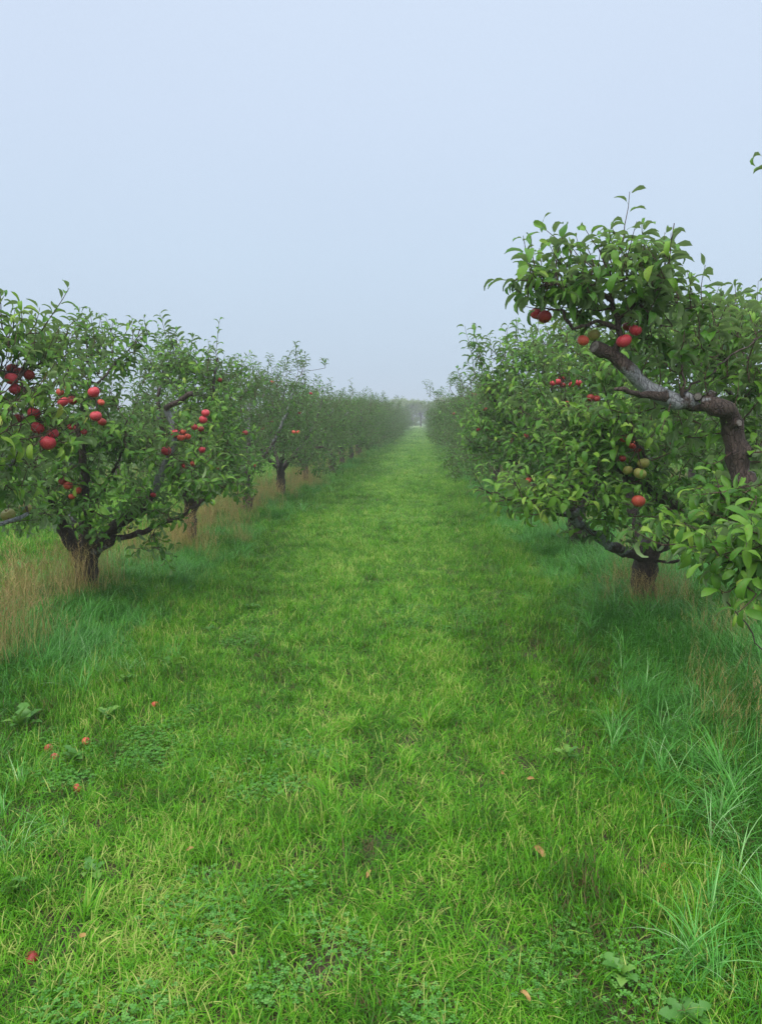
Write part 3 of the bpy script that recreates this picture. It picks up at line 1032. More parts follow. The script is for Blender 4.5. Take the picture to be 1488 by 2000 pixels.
SPEC['R0'] = dict(
    base=(1.95, 3.5, 0.03), r=.11,
    trunk=[(1.95, 3.5, -.05), W(1645, 1380, 3.5), W(1635, 1270, 3.5), W(1632, 1215, 3.5)],
    limbs=[
        px_limb([(1636, 1260, 3.5), (1560, 1110, 3.7), (1490, 990, 3.88), (1450, 935, 3.95), (1436, 865, 3.95), (1424, 810, 3.92), (1395, 791, 3.86), (1340, 784, 3.85), (1290, 776, 3.84),
                 (1250, 742, 3.8), (1210, 703, 3.78), (1168, 680, 3.75)], .08, .031, (0, .2, .3, .4, .2, .25, 0, .9, 1.0, -.2)),
        px_limb([(1198, 698, 3.76), (1208, 660, 3.76), (1204, 620, 3.74), (1194, 580, 3.72), (1190, 530, 3.7)], .019, .007, (-.2, 0)),
        px_limb([(1200, 640, 3.75), (1165, 628, 3.7), (1135, 640, 3.68), (1110, 628, 3.68), (1100, 605, 3.68)], .012, .006, (-.2, 0)),
        px_limb([(1196, 590, 3.72), (1150, 560, 3.65), (1090, 555, 3.6), (1030, 560, 3.6)], .011, .005, (-.2, 0)),
        px_limb([(1300, 778, 3.85), (1240, 770, 3.7), (1200, 760, 3.6)], .03, .008, (-.2, -.2)),
        px_limb([(1205, 625, 3.74), (1245, 590, 3.75), (1290, 550, 3.75), (1312, 490, 3.75), (1316, 436, 3.75)], .009, .002, (0, 0)),
        px_limb([(1634, 1250, 3.5), (1580, 1180, 3.25), (1520, 1110, 3.05), (1460, 1088, 2.98)], .04, .016, (0, 1, 1.2)),
        px_limb([(1630, 1250, 3.5), (1690, 1000, 3.6), (1700, 700, 3.6), (1650, 500, 3.7)], .06, .02, (0, .5)),
        px_limb([(1632, 1260, 3.52), (1600, 1000, 4.2), (1520, 830, 4.7), (1450, 690, 4.9)], .06, .012, (0, .5)),
        px_limb([(1428, 830, 3.95), (1330, 767, 3.8), (1405, 715, 3.9), (1488, 655, 4.0)][1:], .007, .003, (0, 0)),
        px_limb([(1340, 784, 3.85), (1332, 770, 3.8), (1330, 700, 3.8)], .012, .004, (0, 0)),
        px_limb([(1560, 1170, 3.2), (1480, 1130, 3.0), (1500, 1280, 2.9), (1440, 1200, 2.95), (1405, 1150, 3.0)][2:], .003, .0025, (0, 0)),
        px_limb([(1625, 1240, 3.5), (1560, 1250, 3.1), (1500, 1282, 2.9)], .014, .003, (0, 0)),
        px_limb([(1460, 1088, 2.98), (1452, 1110, 2.95), (1450, 1150, 2.92)], .010, .004, (0, 0)),
    ],
    blobs=[px_blob(1190, 545, 3.7, 125, 62, .3, 28, .06), px_blob(1075, 545, 3.62, 55, 32, .2, 9, .03), px_blob(1120, 580, 3.68, 70, 30, .2, 9), px_blob(1285, 560, 3.75, 50, 70, .25, 13), px_blob(1300, 610, 3.85, 60, 50, .2, 9), px_blob(1060, 585, 3.65, 35, 20, .12, 4), px_blob(1215, 615, 3.75, 90, 35, .22, 11),
           px_blob(1330, 660, 3.95, 70, 60, .3, 18, .05), px_blob(1250, 680, 4.0, 60, 40, .2, 7), px_blob(1440, 720, 4.3, 80, 90, .4, 42, .08), px_blob(1465, 870, 4.1, 40, 90, .3, 20, .05), px_blob(1430, 620, 4.8, 80, 40, .4, 16, .05),
           px_blob(1450, 1055, 3.0, 70, 60, .25, 20, -.06), px_blob(1430, 985, 3.4, 70, 40, .25, 16, .0), px_blob(1330, 1045, 3.6, 60, 35, .2, 12, .04), px_blob(1250, 800, 4.1, 60, 30, .2, 6, .05), px_blob(1350, 830, 4.2, 60, 30, .2, 7, .05), px_blob(1290, 700, 4.05, 60, 30, .2, 6), px_blob(1465, 1130, 2.95, 40, 45, .2, 6, 0),
           px_blob(1620, 850, 3.7, 120, 260, .7, 22), px_blob(1660, 600, 3.8, 100, 150, .6, 12)],
    shoots=[px_shoot([(1200, 520, 3.7), (1220, 440, 3.7), (1229, 374, 3.7)], 8, .085), px_shoot([(1060, 540, 3.6), (1010, 548, 3.6), (970, 546, 3.6)], 8, .095),
            px_shoot([(1085, 520, 3.62), (1090, 490, 3.62), (1098, 462, 3.62)], 6, .085), px_shoot([(1160, 520, 3.68), (1152, 495, 3.68), (1147, 478, 3.68)], 4, .085),
            px_shoot([(1195, 520, 3.7), (1190, 485, 3.7), (1184, 462, 3.7)], 5, .085), px_shoot([(1290, 550, 3.75), (1303, 500, 3.75), (1312, 474, 3.75)], 9, .095),
            px_shoot([(1245, 520, 3.7), (1262, 495, 3.7), (1280, 478, 3.7)], 5, .085), px_shoot([(1560, 420, 3.66), (1515, 350, 3.6), (1488, 300, 3.55)], 7, .1),
            px_shoot([(1440, 1130, 2.95), (1425, 1160, 2.95), (1402, 1150, 2.95)], 4, .1),
            px_shoot([(1285, 775, 3.84), (1290, 735, 3.8), (1282, 700, 3.75)], 6, .08), px_shoot([(1335, 785, 3.85), (1322, 745, 3.8), (1335, 712, 3.78)], 6, .08),
            px_shoot([(1250, 742, 3.8), (1262, 705, 3.75), (1275, 690, 3.72)], 4, .075), px_shoot([(1385, 790, 3.86), (1375, 745, 3.8), (1385, 705, 3.8)], 7, .085),
            px_shoot([(1310, 782, 3.85), (1300, 815, 3.7), (1290, 850, 3.65)], 5, .08), px_shoot([(1432, 880, 3.95), (1395, 905, 3.8), (1365, 900, 3.7)], 6, .085),
            px_shoot([(1424, 812, 3.92), (1440, 770, 3.9), (1442, 730, 3.9)], 6, .085)],
    leaf=.098, shoot=.85)
SPEC['L0'] = dict(
    base=(-2.95, 3.7, 0.03), r=.12,
    trunk=[(-2.95, 3.7, -.05), (-2.93, 3.72, .3), (-2.9, 3.7, .62)],
    limbs=[
        ([(-2.9, 3.7, .55), (-2.72, 3.8, .95), W(-120, 945, 4.1), W(-20, 925, 4.3), W(25, 908, 4.38), W(52, 882, 4.45), W(68, 835, 4.5)], .055, .018, (0, 0, .9, 1, 0)),
        ([(-2.9, 3.7, .58), (-2.8, 3.85, 1.3), W(-110, 770, 4.0), W(-20, 730, 4.15), W(40, 735, 4.25)], .055, .012, (0, .4)),
        ([(-2.9, 3.7, .55), (-3.2, 3.5, 1.2), (-3.5, 3.6, 1.9), (-3.6, 3.8, 2.4)], .055, .012, (0, .4)),
        ([(-2.9, 3.7, .5), (-2.7, 3.2, 1.1), (-2.6, 2.9, 1.7)], .05, .012, (0, .4)),
        ([(-2.9, 3.7, .5), (-2.7, 3.95, .9), W(-60, 1035, 4.25), W(20, 1020, 4.35), W(56, 1003, 4.4)], .035, .010, (0, .3, 1, 1)),
    ],
    blobs=[px_blob(10, 690, 4.2, 80, 50, .3, 24, .1), px_blob(70, 690, 4.35, 55, 40, .25, 12, .08), px_blob(30, 780, 4.1, 75, 50, .3, 24, .2), px_blob(60, 850, 4.1, 70, 40, .3, 18, .2), px_blob(110, 850, 4.2, 35, 50, .2, 9, .12), px_blob(30, 940, 4.3, 60, 40, .3, 12, .05), px_blob(20, 1010, 4.5, 50, 35, .25, 7),
           px_blob(-90, 800, 3.9, 70, 180, .5, 26, .1), ((-3.1, 3.6, 1.7), (.6, .8, .7), 70), ((-3.3, 4.0, 2.1), (.5, .6, .4), 30)],
    shoots=[px_shoot([(80, 650, 4.25), (108, 606, 4.2), (136, 562, 4.2)], 8, .088), px_shoot([(5, 640, 4.2), (3, 600, 4.2), (2, 570, 4.2)], 6, .088), px_shoot([(130, 655, 4.5), (136, 635, 4.5), (150, 625, 4.5)], 4, .08)],
    leaf=.10)
SPEC['L1'] = dict(
    base=(-2.85, 6.45, 0.03), r=.095,
    trunk=[(-2.82, 6.45, -.05), W(175, 1150, 6.45), W(172, 1105, 6.45), W(168, 1080, 6.42)],
    limbs=[
        px_limb([(172, 1110, 6.44), (145, 1062, 6.42), (122, 1032, 6.35), (98, 980, 6.2), (62, 905, 6.0)], .075, .025, (0, 0, .3)),
        px_limb([(160, 1085, 6.42), (148, 1035, 6.45), (140, 1008, 6.5), (132, 1000, 6.55)], .035, .018, (0, .3, .9)),
        px_limb([(176, 1090, 6.44), (200, 1050, 6.42), (232, 1022, 6.42), (268, 1000, 6.4), (295, 965, 6.38), (318, 925, 6.36), (334, 885, 6.35), (338, 850, 6.35), (330, 815, 6.33),
                 (327, 798, 6.3), (350, 782, 6.28), (376, 768, 6.25)], .058, .02, (0, 0, .1, -.2, .3, 1, .9, 1.2, 1.2, .1, -.1)),
        px_limb([(180, 1082, 6.42), (225, 1053, 6.4), (262, 1045, 6.35), (300, 1030, 6.3), (345, 1012, 6.2), (390, 985, 6.1)], .034, .012, (.8, .3, 0, 0)),
        px_limb([(166, 1085, 6.45), (165, 980, 6.7), (160, 880, 6.8), (172, 780, 6.8), (178, 700, 6.8)], .05, .012, (0, .4)),
        px_limb([(168, 1085, 6.4), (172, 1000, 6.1), (165, 900, 5.8), (158, 820, 5.65), (170, 780, 5.6)], .045, .022, (0, 0, -.3, -.3)),
        px_limb([(160, 805, 5.65), (175, 770, 5.6), (215, 720, 5.7), (250, 685, 5.8), (280, 660, 5.85)], .012, .004, (0, 0)),
        px_limb([(160, 1040, 6.4), (230, 900, 6.0), (250, 820, 5.9)], .02, .006, (0, 0)),
    ],
    blobs=[px_blob(150, 760, 5.75, 95, 50, .35, 30), px_blob(145, 690, 6.3, 85, 40, .5, 34), px_blob(190, 670, 6.5, 40, 30, .4, 8), px_blob(100, 920, 5.9, 90, 80, .5, 40), px_blob(240, 930, 6.1, 110, 90, .5, 52), px_blob(215, 840, 5.9, 90, 60, .5, 36),
           px_blob(365, 890, 6.1, 60, 60, .35, 26, .08), px_blob(380, 930, 6.0, 55, 55, .35, 20), px_blob(260, 665, 5.85, 40, 30, .2, 7, .12), px_blob(225, 715, 5.8, 45, 30, .2, 8, .08), px_blob(200, 1005, 6.1, 120, 30, .4, 20), px_blob(60, 990, 6.0, 80, 50, .4, 34), px_blob(300, 1000, 6.1, 70, 35, .3, 14), px_blob(120, 860, 5.9, 100, 60, .4, 26),
           px_blob(410, 950, 6.0, 40, 25, .3, 8, .05), px_blob(310, 1060, 6.15, 40, 25, .25, 6), px_blob(120, 830, 6.8, 150, 120, .4, 46), px_blob(300, 840, 6.5, 60, 60, .3, 16)],
    shoots=[px_shoot([(262, 672, 5.85), (275, 652, 5.85), (284, 648, 5.85)], 5, .09), px_shoot([(270, 655, 5.85), (276, 640, 5.85), (279, 630, 5.85)], 1, .05), px_shoot([(150, 665, 6.4), (152, 635, 6.4), (148, 622, 6.4)], 6, .1),
            px_shoot([(172, 680, 6.4), (170, 645, 6.4), (166, 628, 6.4)], 6, .09)],
    leaf=.092)
SPEC['L2'] = dict(
    base=(-2.82, 9.1, 0.03), r=.082,
    trunk=[(-2.82, 9.1, -.05), W(370, 1060, 9.1), W(372, 1000, 9.05), W(374, 975, 9.0)],
    limbs=[
        px_limb([(372, 990, 9.0), (360, 950, 8.8), (330, 880, 8.5), (310, 800, 8.4), (320, 720, 8.4)], .055, .012, (0, .6)),
        px_limb([(374, 985, 9.0), (400, 930, 8.7), (420, 860, 8.4), (415, 780, 8.2), (425, 700, 8.2)], .055, .012, (0, .6)),
        px_limb([(374, 985, 9.0), (430, 960, 8.6), (455, 920, 8.3)], .035, .01, (0, .6)),
        px_limb([(372, 985, 9.0), (340, 900, 9.4), (270, 830, 9.6), (260, 780, 9.6)], .05, .012, (0, .3)),
        px_limb([(385, 890, 8.6), (392, 850, 7.4), (398, 815, 6.5)], .018, .006, (0, .3)),
    ],
    blobs=[px_blob(350, 720, 8.3, 60, 50, .5, 50), px_blob(390, 760, 8.1, 60, 70, .6, 60, .05), px_blob(425, 840, 8.0, 50, 80, .6, 56), px_blob(300, 770, 9.2, 50, 60, .5, 44, -.1), px_blob(290, 860, 9, 50, 70, .5, 40, -.1), px_blob(350, 850, 8.6, 60, 80, .5, 40),
           px_blob(430, 900, 8.0, 45, 45, .4, 34, .05), px_blob(460, 780, 8.8, 45, 70, .5, 34), px_blob(455, 950, 8.4, 35, 25, .3, 10), px_blob(390, 950, 8.4, 40, 25, .3, 8), px_blob(390, 830, 6.6, 25, 50, .25, 7, .08), px_blob(330, 940, 8.9, 60, 40, .4, 20)],
    shoots=[px_shoot([(330, 690, 8.2), (322, 645, 8.2), (312, 612, 8.2)], 11, .11), px_shoot([(350, 690, 8.2), (345, 660, 8.2), (335, 640, 8.2)], 9, .11), px_shoot([(420, 730, 8.3), (424, 670, 8.3), (430, 622, 8.3)], 10, .10),
            px_shoot([(290, 740, 9), (296, 700, 9), (300, 685, 9)], 8, .11), px_shoot([(270, 780, 9.2), (276, 740, 9.2), (280, 715, 9.2)], 8, .11), px_shoot([(370, 700, 8.3), (375, 665, 8.3), (380, 655, 8.3)], 7, .11)],
    leaf=.094)
SPEC['R2'] = dict(
    base=(1.88, 9.1, 0.03), r=.10,
    trunk=[(1.88, 9.1, -.05), W(1128, 1050, 9.1), W(1125, 1000, 9.05), W(1122, 965, 9.0)],
    limbs=[
        px_limb([(1124, 1000, 9.0), (1090, 965, 8.8), (1055, 942, 8.6), (1025, 918, 8.4), (988, 888, 8.2)], .06, .022, (0, -.2)),
        px_limb([(1124, 985, 9.0), (1115, 920, 8.8), (1118, 860, 8.6), (1090, 790, 8.4), (1060, 720, 8.3)], .075, .015, (0, .5)),
        px_limb([(1120, 940, 8.8), (1080, 900, 8.3), (1060, 830, 8.0), (1028, 815, 7.9), (1005, 780, 7.9)], .04, .012, (0, .3, 1.1, 0)),
        px_limb([(1125, 985, 9.0), (1145, 900, 8.9), (1150, 800, 8.6), (1135, 755, 8.0), (1105, 735, 7.9)], .06, .02, (0, .3, 1.2, 1.2)),
        px_limb([(1118, 900, 8.8), (1020, 850, 8.6), (975, 800, 8.5), (955, 750, 8.4)], .045, .022, (0, -.2)),
        px_limb([(1070, 740, 8.3), (1060, 690, 8.2), (1085, 670, 8.1)], .022, .014, (.2, 1.2)),
        px_limb([(1125, 985, 9.05), (1180, 900, 9.4), (1220, 780, 9.6), (1200, 680, 9.6)], .055, .014, (0, .5)),
    ],
    blobs=[px_blob(1030, 860, 8.0, 85, 55, .5, 75, -.08), px_blob(1040, 760, 8.1, 85, 70, .6, 84), px_blob(965, 790, 8.4, 45, 60, .5, 34), px_blob(950, 850, 8.5, 45, 50, .5, 28, -.05), px_blob(930, 700, 8.4, 20, 50, .3, 9), px_blob(1120, 690, 8.6, 90, 50, .6, 60, .04),
           px_blob(1120, 840, 8.4, 70, 80, .5, 55, -.08), px_blob(1010, 690, 8.4, 50, 40, .5, 26, .04), px_blob(1200, 700, 9.2, 70, 80, .5, 40), px_blob(1050, 920, 8.2, 70, 18, .3, 12)],
    shoots=[px_shoot([(930, 740, 8.3), (920, 690, 8.3), (908, 637, 8.3)], 13, .105), px_shoot([(985, 700, 8.3), (990, 660, 8.3), (992, 635, 8.3)], 9, .105), px_shoot([(1040, 690, 8.3), (1050, 640, 8.3), (1048, 600, 8.3)], 10, .1),
            px_shoot([(1100, 680, 8.3), (1094, 640, 8.3), (1090, 620, 8.3)], 7, .1), px_shoot([(905, 760, 8.6), (898, 735, 8.6), (893, 720, 8.6)], 6, .1), px_shoot([(960, 700, 8.3), (957, 670, 8.3), (955, 655, 8.3)], 7, .1)],
    leaf=.094)

for key, sp in SPEC.items():
    sp['apple_tops'], sp['apple_c'] = [], []
    for a in A:
        if a[4] == key:
            c, r = apple_world(a)
            sp['apple_tops'].append(c + np.array([.004, 0, r * 1.25]))
            sp['apple_c'].append((c, r))
# apples of a neighbouring tree are not buried either
allc = [apple_world(a) for a in A if a[3]]
for sp in SPEC.values():
    sp['apple_c'] = allc
# the thick bare limbs show through gaps in the foliage
SPEC['R0']['clear'] = [(W(1424, 810, 3.92), W(1436, 870, 3.95), .07), (W(1395, 791, 3.86), W(1280, 774, 3.84), .06), (W(1280, 774, 3.84), W(1168, 680, 3.75), .06), (W(1450, 930, 3.95), W(1436, 870, 3.95), .05)]
SPEC['R1']['clear'] = [(W(1210, 1074, 5.9), W(1106, 998, 5.42), .05), (W(1112, 1012, 5.45), W(1185, 936, 5.3), .045), (W(1262, 1090, 6.1), W(1256, 1150, 6.2), .1), (W(1320, 1000, 5.9), W(1230, 930, 5.65), .05)]
SPEC['L1']['clear'] = [(W(172, 1110, 6.4), W(125, 1035, 6.35), .08), (W(200, 1050, 6.4), W(268, 1000, 6.4), .06), (W(318, 925, 6.36), W(327, 798, 6.3), .045), (W(327, 798, 6.3), W(376, 768, 6.25), .04),
                       (W(225, 1053, 6.4), W(345, 1012, 6.2), .04)]
SPEC['R2']['clear'] = [(W(1060, 942, 8.6), W(988, 888, 8.2), .05), (W(1150, 760, 8.0), W(1105, 735, 7.9), .05), (W(1122, 960, 9.0), W(1116, 890, 8.8), .07)]
SPEC['L2']['clear'] = [(W(372, 1000, 9.0), W(370, 1060, 9.1), .1)]
SPEC['L0']['clear'] = []
SPEC['L1']['clear'].append((W(372, 985, 6.6), W(370, 1080, 6.6), .07))
SPEC['R0']['clear'] += SPEC['R1']['clear']

HERO_LABEL = {
    'R1': 'apple tree with short trunk in long grass right of the alley, low pale limb',
    'R0': 'nearest right apple tree at the frame edge with a thick bent grey limb',
    'L0': 'nearest left apple tree entering from the left edge with big leaves and many red apples',
    'L1': 'left apple tree with a dark forked trunk and a bare grey upright limb',
    'L2': 'second whole left apple tree, straw grass round its trunk, behind the forked one',
    'R2': 'second whole right apple tree with a tall leafy shoot at its left side'}
ROOTS = {}
for key in ('R1', 'R0', 'L1', 'L0', 'L2', 'R2'):
    ROOTS[key] = make_tree(SPEC[key], HERO_LABEL[key], 1)

# pruning stubs on the near trees
b = SPEC['R0']['base']
add_stub(ROOTS['R0'], b, W(1172, 683, 3.755), W(1150, 672, 3.70) - W(1180, 688, 3.76), .029, .045)
add_stub(ROOTS['R0'], b, W(1362, 775, 3.82), W(1362, 765, 3.4) - W(1362, 775, 3.82), .018, .04)
add_stub(ROOTS['R0'], b, W(1386, 775, 3.84), (.3, -.3, .8), .02, .03)
add_stub(ROOTS['R0'], b, W(1431, 830, 3.90), (.25, -1, .25), .018, .05)
add_stub(ROOTS['R0'], b, W(1440, 885, 3.93), (.9, -.4, .2), .03, .06)
b = SPEC['R1']['base']
add_stub(ROOTS['R1'], b, W(1212, 1072, 5.87), (-.2, -.9, .5), .026, .03)
b = SPEC['L1']['base']
add_stub(ROOTS['L1'], b, W(186, 1076, 6.38), (.2, -1, 0), .026, .05)
add_stub(ROOTS['L1'], b, W(176, 1074, 6.38), (-.6, -.7, .3), .02, .08)
add_stub(ROOTS['L1'], b, W(336, 910, 6.31), (.1, -1, .3), .022, .04)
b = SPEC['L2']['base']
add_stub(ROOTS['L2'], b, W(370, 1035, 9.0), (0, -1, 0), .03, .03)


# generic trees of the rows
def generic_spec(seed, h=2.7, lean=0.0):
    rs = np.random.default_rng(seed)
    th = rs.uniform(.48, .62)
    top = np.array([lean * .3, rs.normal() * .05, th])
    limbs, blobs, shoots = [], [], []
    nl = rs.integers(4, 6)
    a0 = rs.uniform(0, 6.28)
    for k in range(nl):
        a = a0 + k * 6.283 / nl + rs.normal() * .2
        ra = rs.uniform(.8, 1.1)
        e = np.array([math.cos(a) * ra * .85, math.sin(a) * ra * 1.5, rs.uniform(1.7, h - .5)])
        mid = np.array([e[0] * .55, e[1] * .55, th + (e[2] - th) * .35])
        limbs.append(([top - [0, 0, .08], mid, mid * .35 + e * .65 + rs.normal(size=3) * .08, e], .05, .012, (0, .3, .9 * rs.random(), .5)))
        blobs.append((e * .9, (.5, .68, .44), 48, rs.normal() * .04))
        blobs.append((np.array([e[0] * .95, e[1] * .95, (e[2] + th) * .52]), (.45, .65, .44), 40, rs.normal() * .04))
        lo = np.array([math.cos(a + .5) * 1.05, math.sin(a + .5) * 1.45, rs.uniform(.72, 1.0)])
        blobs.append((lo, (.5, .6, .3), 32, rs.normal() * .04))
        P0 = e + np.array([0, 0, .2])
        for q in range(6):
            s = P0 + np.array([rs.normal() * .35, rs.normal() * .5, rs.uniform(-.15, .15)])
            tip = s + np.array([rs.normal() * .07, rs.normal() * .07, rs.uniform(.1, .36)])
            shoots.append(([s, (s + tip) / 2 + rs.normal(size=3) * .015, tip], 11, .1))
    blobs.append((np.array([0, 0, h * .72]), (.7, 1.0, .48), 80, 0))
    blobs.append((np.array([0, 0, 1.2]), (.85, 1.15, .42), 80, -.05))
    return dict(base=(0, 0, 0), r=.085, trunk=[(0, 0, -.08), (rs.normal() * .03, 0, th * .5), top], limbs=limbs, blobs=blobs, shoots=shoots, leaf=.092)


LABEL_ROW = {
    ('L', 3): 'third whole left apple tree with a pale brown straight trunk',
    ('L', 4): 'fourth left apple tree with a dark trunk and one low limb reaching right',
    ('L', 5): 'fifth left apple tree, its trunk hidden behind a big dark tuft of straw grass',
    ('L', 6): 'sixth left apple tree with a thin dark trunk beside the verge',
    ('L', 7): 'seventh left apple tree, last one whose trunk still shows clearly',
    ('R', 3): 'third right apple tree along the alley with dark straw grass under it',
    ('R', 4): 'fourth right apple tree along the alley, just beyond the one over straw grass'}
VARIANTS = []
first_spots = [('L', 3, -2.86, 12.1), ('L', 4, -2.76, 14.8), ('L', 5, -2.8, 17.9), ('L', 6, -2.5, 21.2), ('R', 3, 1.86, 12.1), ('R', 4, 1.86, 15.0)]
for k, (side, idx, x, y) in enumerate(first_spots):
    sp = generic_spec(100 + k, h=(2.62, 2.66, 2.36, 2.3, 2.42, 2.38)[k])
    sp['tint'] = -.15
    if (side, idx) == ('L', 4):
        sp['limbs'].append(([(.0, 0, .5), (.25, -.2, .75), (.6, -.4, .95), (.9, -.5, 1.0)], .04, .02, (0, 0)))
    r_ = make_tree(sp, LABEL_ROW[(side, idx)], 0, location=(x, y, float(ground_z(x, y))))
    VARIANTS.append(r_)


def copy_tree(src, loc, rz, sc, label, group):
    r = src.copy()
    COL.objects.link(r)
    r.location = loc
    r.rotation_euler = (0, 0, rz)
    r.scale = (sc, sc, sc)
    r['label'] = label
    if group:
        r['group'] = group
    for ch in list(src.children):
        c = ch.copy()
        COL.objects.link(c)
        c.parent = r
    return r


def row(side, x, start, first, last, label, group, size=1.0, dx=lambda y: 0.0):
    y = start
    k = first
    while y < last:
        lab = LABEL_ROW.get((side, k), label)
        xx = x + dx(y) + random.gauss(0, .07)
        copy_tree(random.choice(VARIANTS), (xx, y, float(ground_z(xx, y))), random.choice((0, math.pi)) + random.gauss(0, .3),
                  random.uniform(.93, 1.06) * size, lab, None if (side, k) in LABEL_ROW else group)
        y += 2.85 + random.gauss(0, .12)
        k += 1


row('L', -2.55, 24.5, 7, 112, 'apple tree far down the left row, merging with its neighbours into the fog', 'distant apple trees of the left row')
row('R', 1.88, 17.9, 5, 112, 'apple tree farther down the right row beyond the fourth tree, crowns merging', 'distant apple trees of the right row')
row('FL', -7.9, 5.0, 50, 46, 'apple tree of the next row seen through gaps behind the left row', 'apple trees of the next row to the left', .78)
row('FR', 6.7, 5.5, 50, 46, 'apple tree of the next row seen through gaps behind the right row', 'apple trees of the next row to the right')
row('FFL', -12.0, 9.0, 50, 40, 'apple tree of the second row beyond, glimpsed far left through the branches', 'apple trees two rows to the left', .8)
row('FFR', 11.5, 9.0, 50, 40, 'apple tree of the second row beyond, glimpsed far right through the branches', 'apple trees two rows to the right')


# far trees closing the alley
def far_tree_spec(seed):
    rs = np.random.default_rng(seed)
    H = rs.uniform(3.9, 4.7)
    limbs, blobs = [], []
    for k in range(6):
        a = rs.uniform(0, 6.28)
        e = np.array([math.cos(a) * rs.uniform(.5, 1.2), math.sin(a) * rs.uniform(.5, 1.2), rs.uniform(H * .5, H * .9)])
        limbs.append(([(0, 0, rs.uniform(.8, 1.6)), e * .5 + np.array([0, 0, e[2] * .15]), e], .06, .02, (0, .3)))
        blobs.append((e, (.9, .9, .6), 40, 0))
    blobs.append((np.array([0, 0, H * .85]), (.8, .8, .5), 40, 0))
    blobs.append((np.array([0, 0, 1.25]), (1.3, 1.3, 1.1), 90, 0))
    blobs.append((np.array([0, 0, 2.6]), (1.4, 1.4, .9), 70, 0))
    return dict(base=(0, 0, 0), r=.10, trunk=[(0, 0, -.1), (.05, 0, H * .3), (0, .05, H * .6)], limbs=limbs, blobs=blobs, shoots=[], leaf=.24, shoot=1.2, tint=.38)


FT = []
fx = -13.0
k = 0
while fx < 15:
    loc = (fx, 131 + random.uniform(-2, 3), 0)
    if k < 3:
        r_ = make_tree(far_tree_spec(300 + k), 'x', 0, location=loc)
        FT.append(r_)
    else:
        src = FT[k % 3]
        r_ = copy_tree(src, loc, random.uniform(0, 6.28), random.uniform(.85, 1.15), 'x', None)
    r_.name = 'hazy_tree'
    props(r_, 'pale foggy tree in the line closing the far end of the grass alley', 'tree', 'foggy trees across the end of the alley')
    fx += random.uniform(1.2, 1.7)
    k += 1

# ------------------------------------------------------------------ apples
bpy.context.view_layer.update()
dg = bpy.context.evaluated_depsgraph_get()
for (px, py, size, d, tree, skin, label) in A:
    if d:
        c, r = apple_world((px, py, size, d))
    else:
        ray = unit(W(px, py, 10.0) - CAMPOS)
        hit, loc, nrm, idx, ob, mtx = scene.ray_cast(dg, Vector(CAMPOS), Vector(ray))
        dist = (loc - Vector(CAMPOS)).length if hit else 12.0
        if not hit or dist > 40:
            dist = 14.0
        c = CAMPOS + ray * (dist + .01)
        r = min(.042, max(.028, size / 2 / F * dist))
    place_apple(tuple(c), r, skin, label, 'apples hanging on the trees')

ground_apples = [
    (95, 1453, 15, 'r', 'fallen red apple in the left grass, upper one of the two lying close together'),
    (107, 1470, 17, 'r', 'fallen red apple in the left grass, lower one of the two lying close together'),
    (168, 1439, 15, 'o', 'fallen apple with a hollow lying right of the close pair in the left grass'),
    (303, 1368, 12, 'o', 'fallen orange apple farthest up the lawn by the broad weeds'),
    (151, 1527, 12, 'o', 'half sunk orange red apple nearest below the close pair in the left grass'),
    (60, 1843, 20, 'd', 'dark red rotting apple in the bottom left corner of the grass'),
    (1297, 1684, 12, 'o', 'bit of orange red apple sunk in the grass at the lower right')]
GA = []
for px, py, size, skin, label in ground_apples:
    ray = W(px, py, 5.0) - CAMPOS
    k = (.05 - EYE) / ray[2]
    c = CAMPOS + ray * k
    z = float(ground_z(c[0], c[1]))
    r = min(.030, max(.021, size / 2.3 / F * np.linalg.norm(c - CAMPOS))) if px > 65 else .022
    place_apple((c[0], c[1], z + r * (1.1 if px > 65 and px < 400 else .35)), r, skin, label, 'windfall apples lying in the grass', (random.uniform(.6, 1.4), random.uniform(-.6, .6), random.uniform(0, 6)))
    GA.append((c[0], c[1] - .02))


# ------------------------------------------------------------------ weeds and fallen leaves
def weed_leaf_mesh(seed):
    rs = np.random.default_rng(seed)
    v, f = [], []
    n = 9
    y, z, a = 0, 0, rs.uniform(.7, 1.1)
    for s in range(n + 1):
        t = s / n
        w = .16 * math.sin(math.pi * min(1, t * .85 + .06)) * (1 + (.45 if s % 2 else -.35) * (t < .85))
        if s == n:
            w = .01
        if s:
            y += math.cos(a) / n
            z += math.sin(a) / n
            a -= 1.5 / n
        for sx in (-1, 0, 1):
            v.append((sx * w, y - (0.05 if sx and s % 2 else 0), z + abs(sx) * w * .35))
    for s in range(n):
        b0 = s * 3
        f += [(b0, b0 + 1, b0 + 4, b0 + 3), (b0 + 1, b0 + 2, b0 + 5, b0 + 4)]
    mb = MB()
    mb.add(v, f, rs.uniform(.2, .9))
    return mb.mesh('leaf', M_WEED)


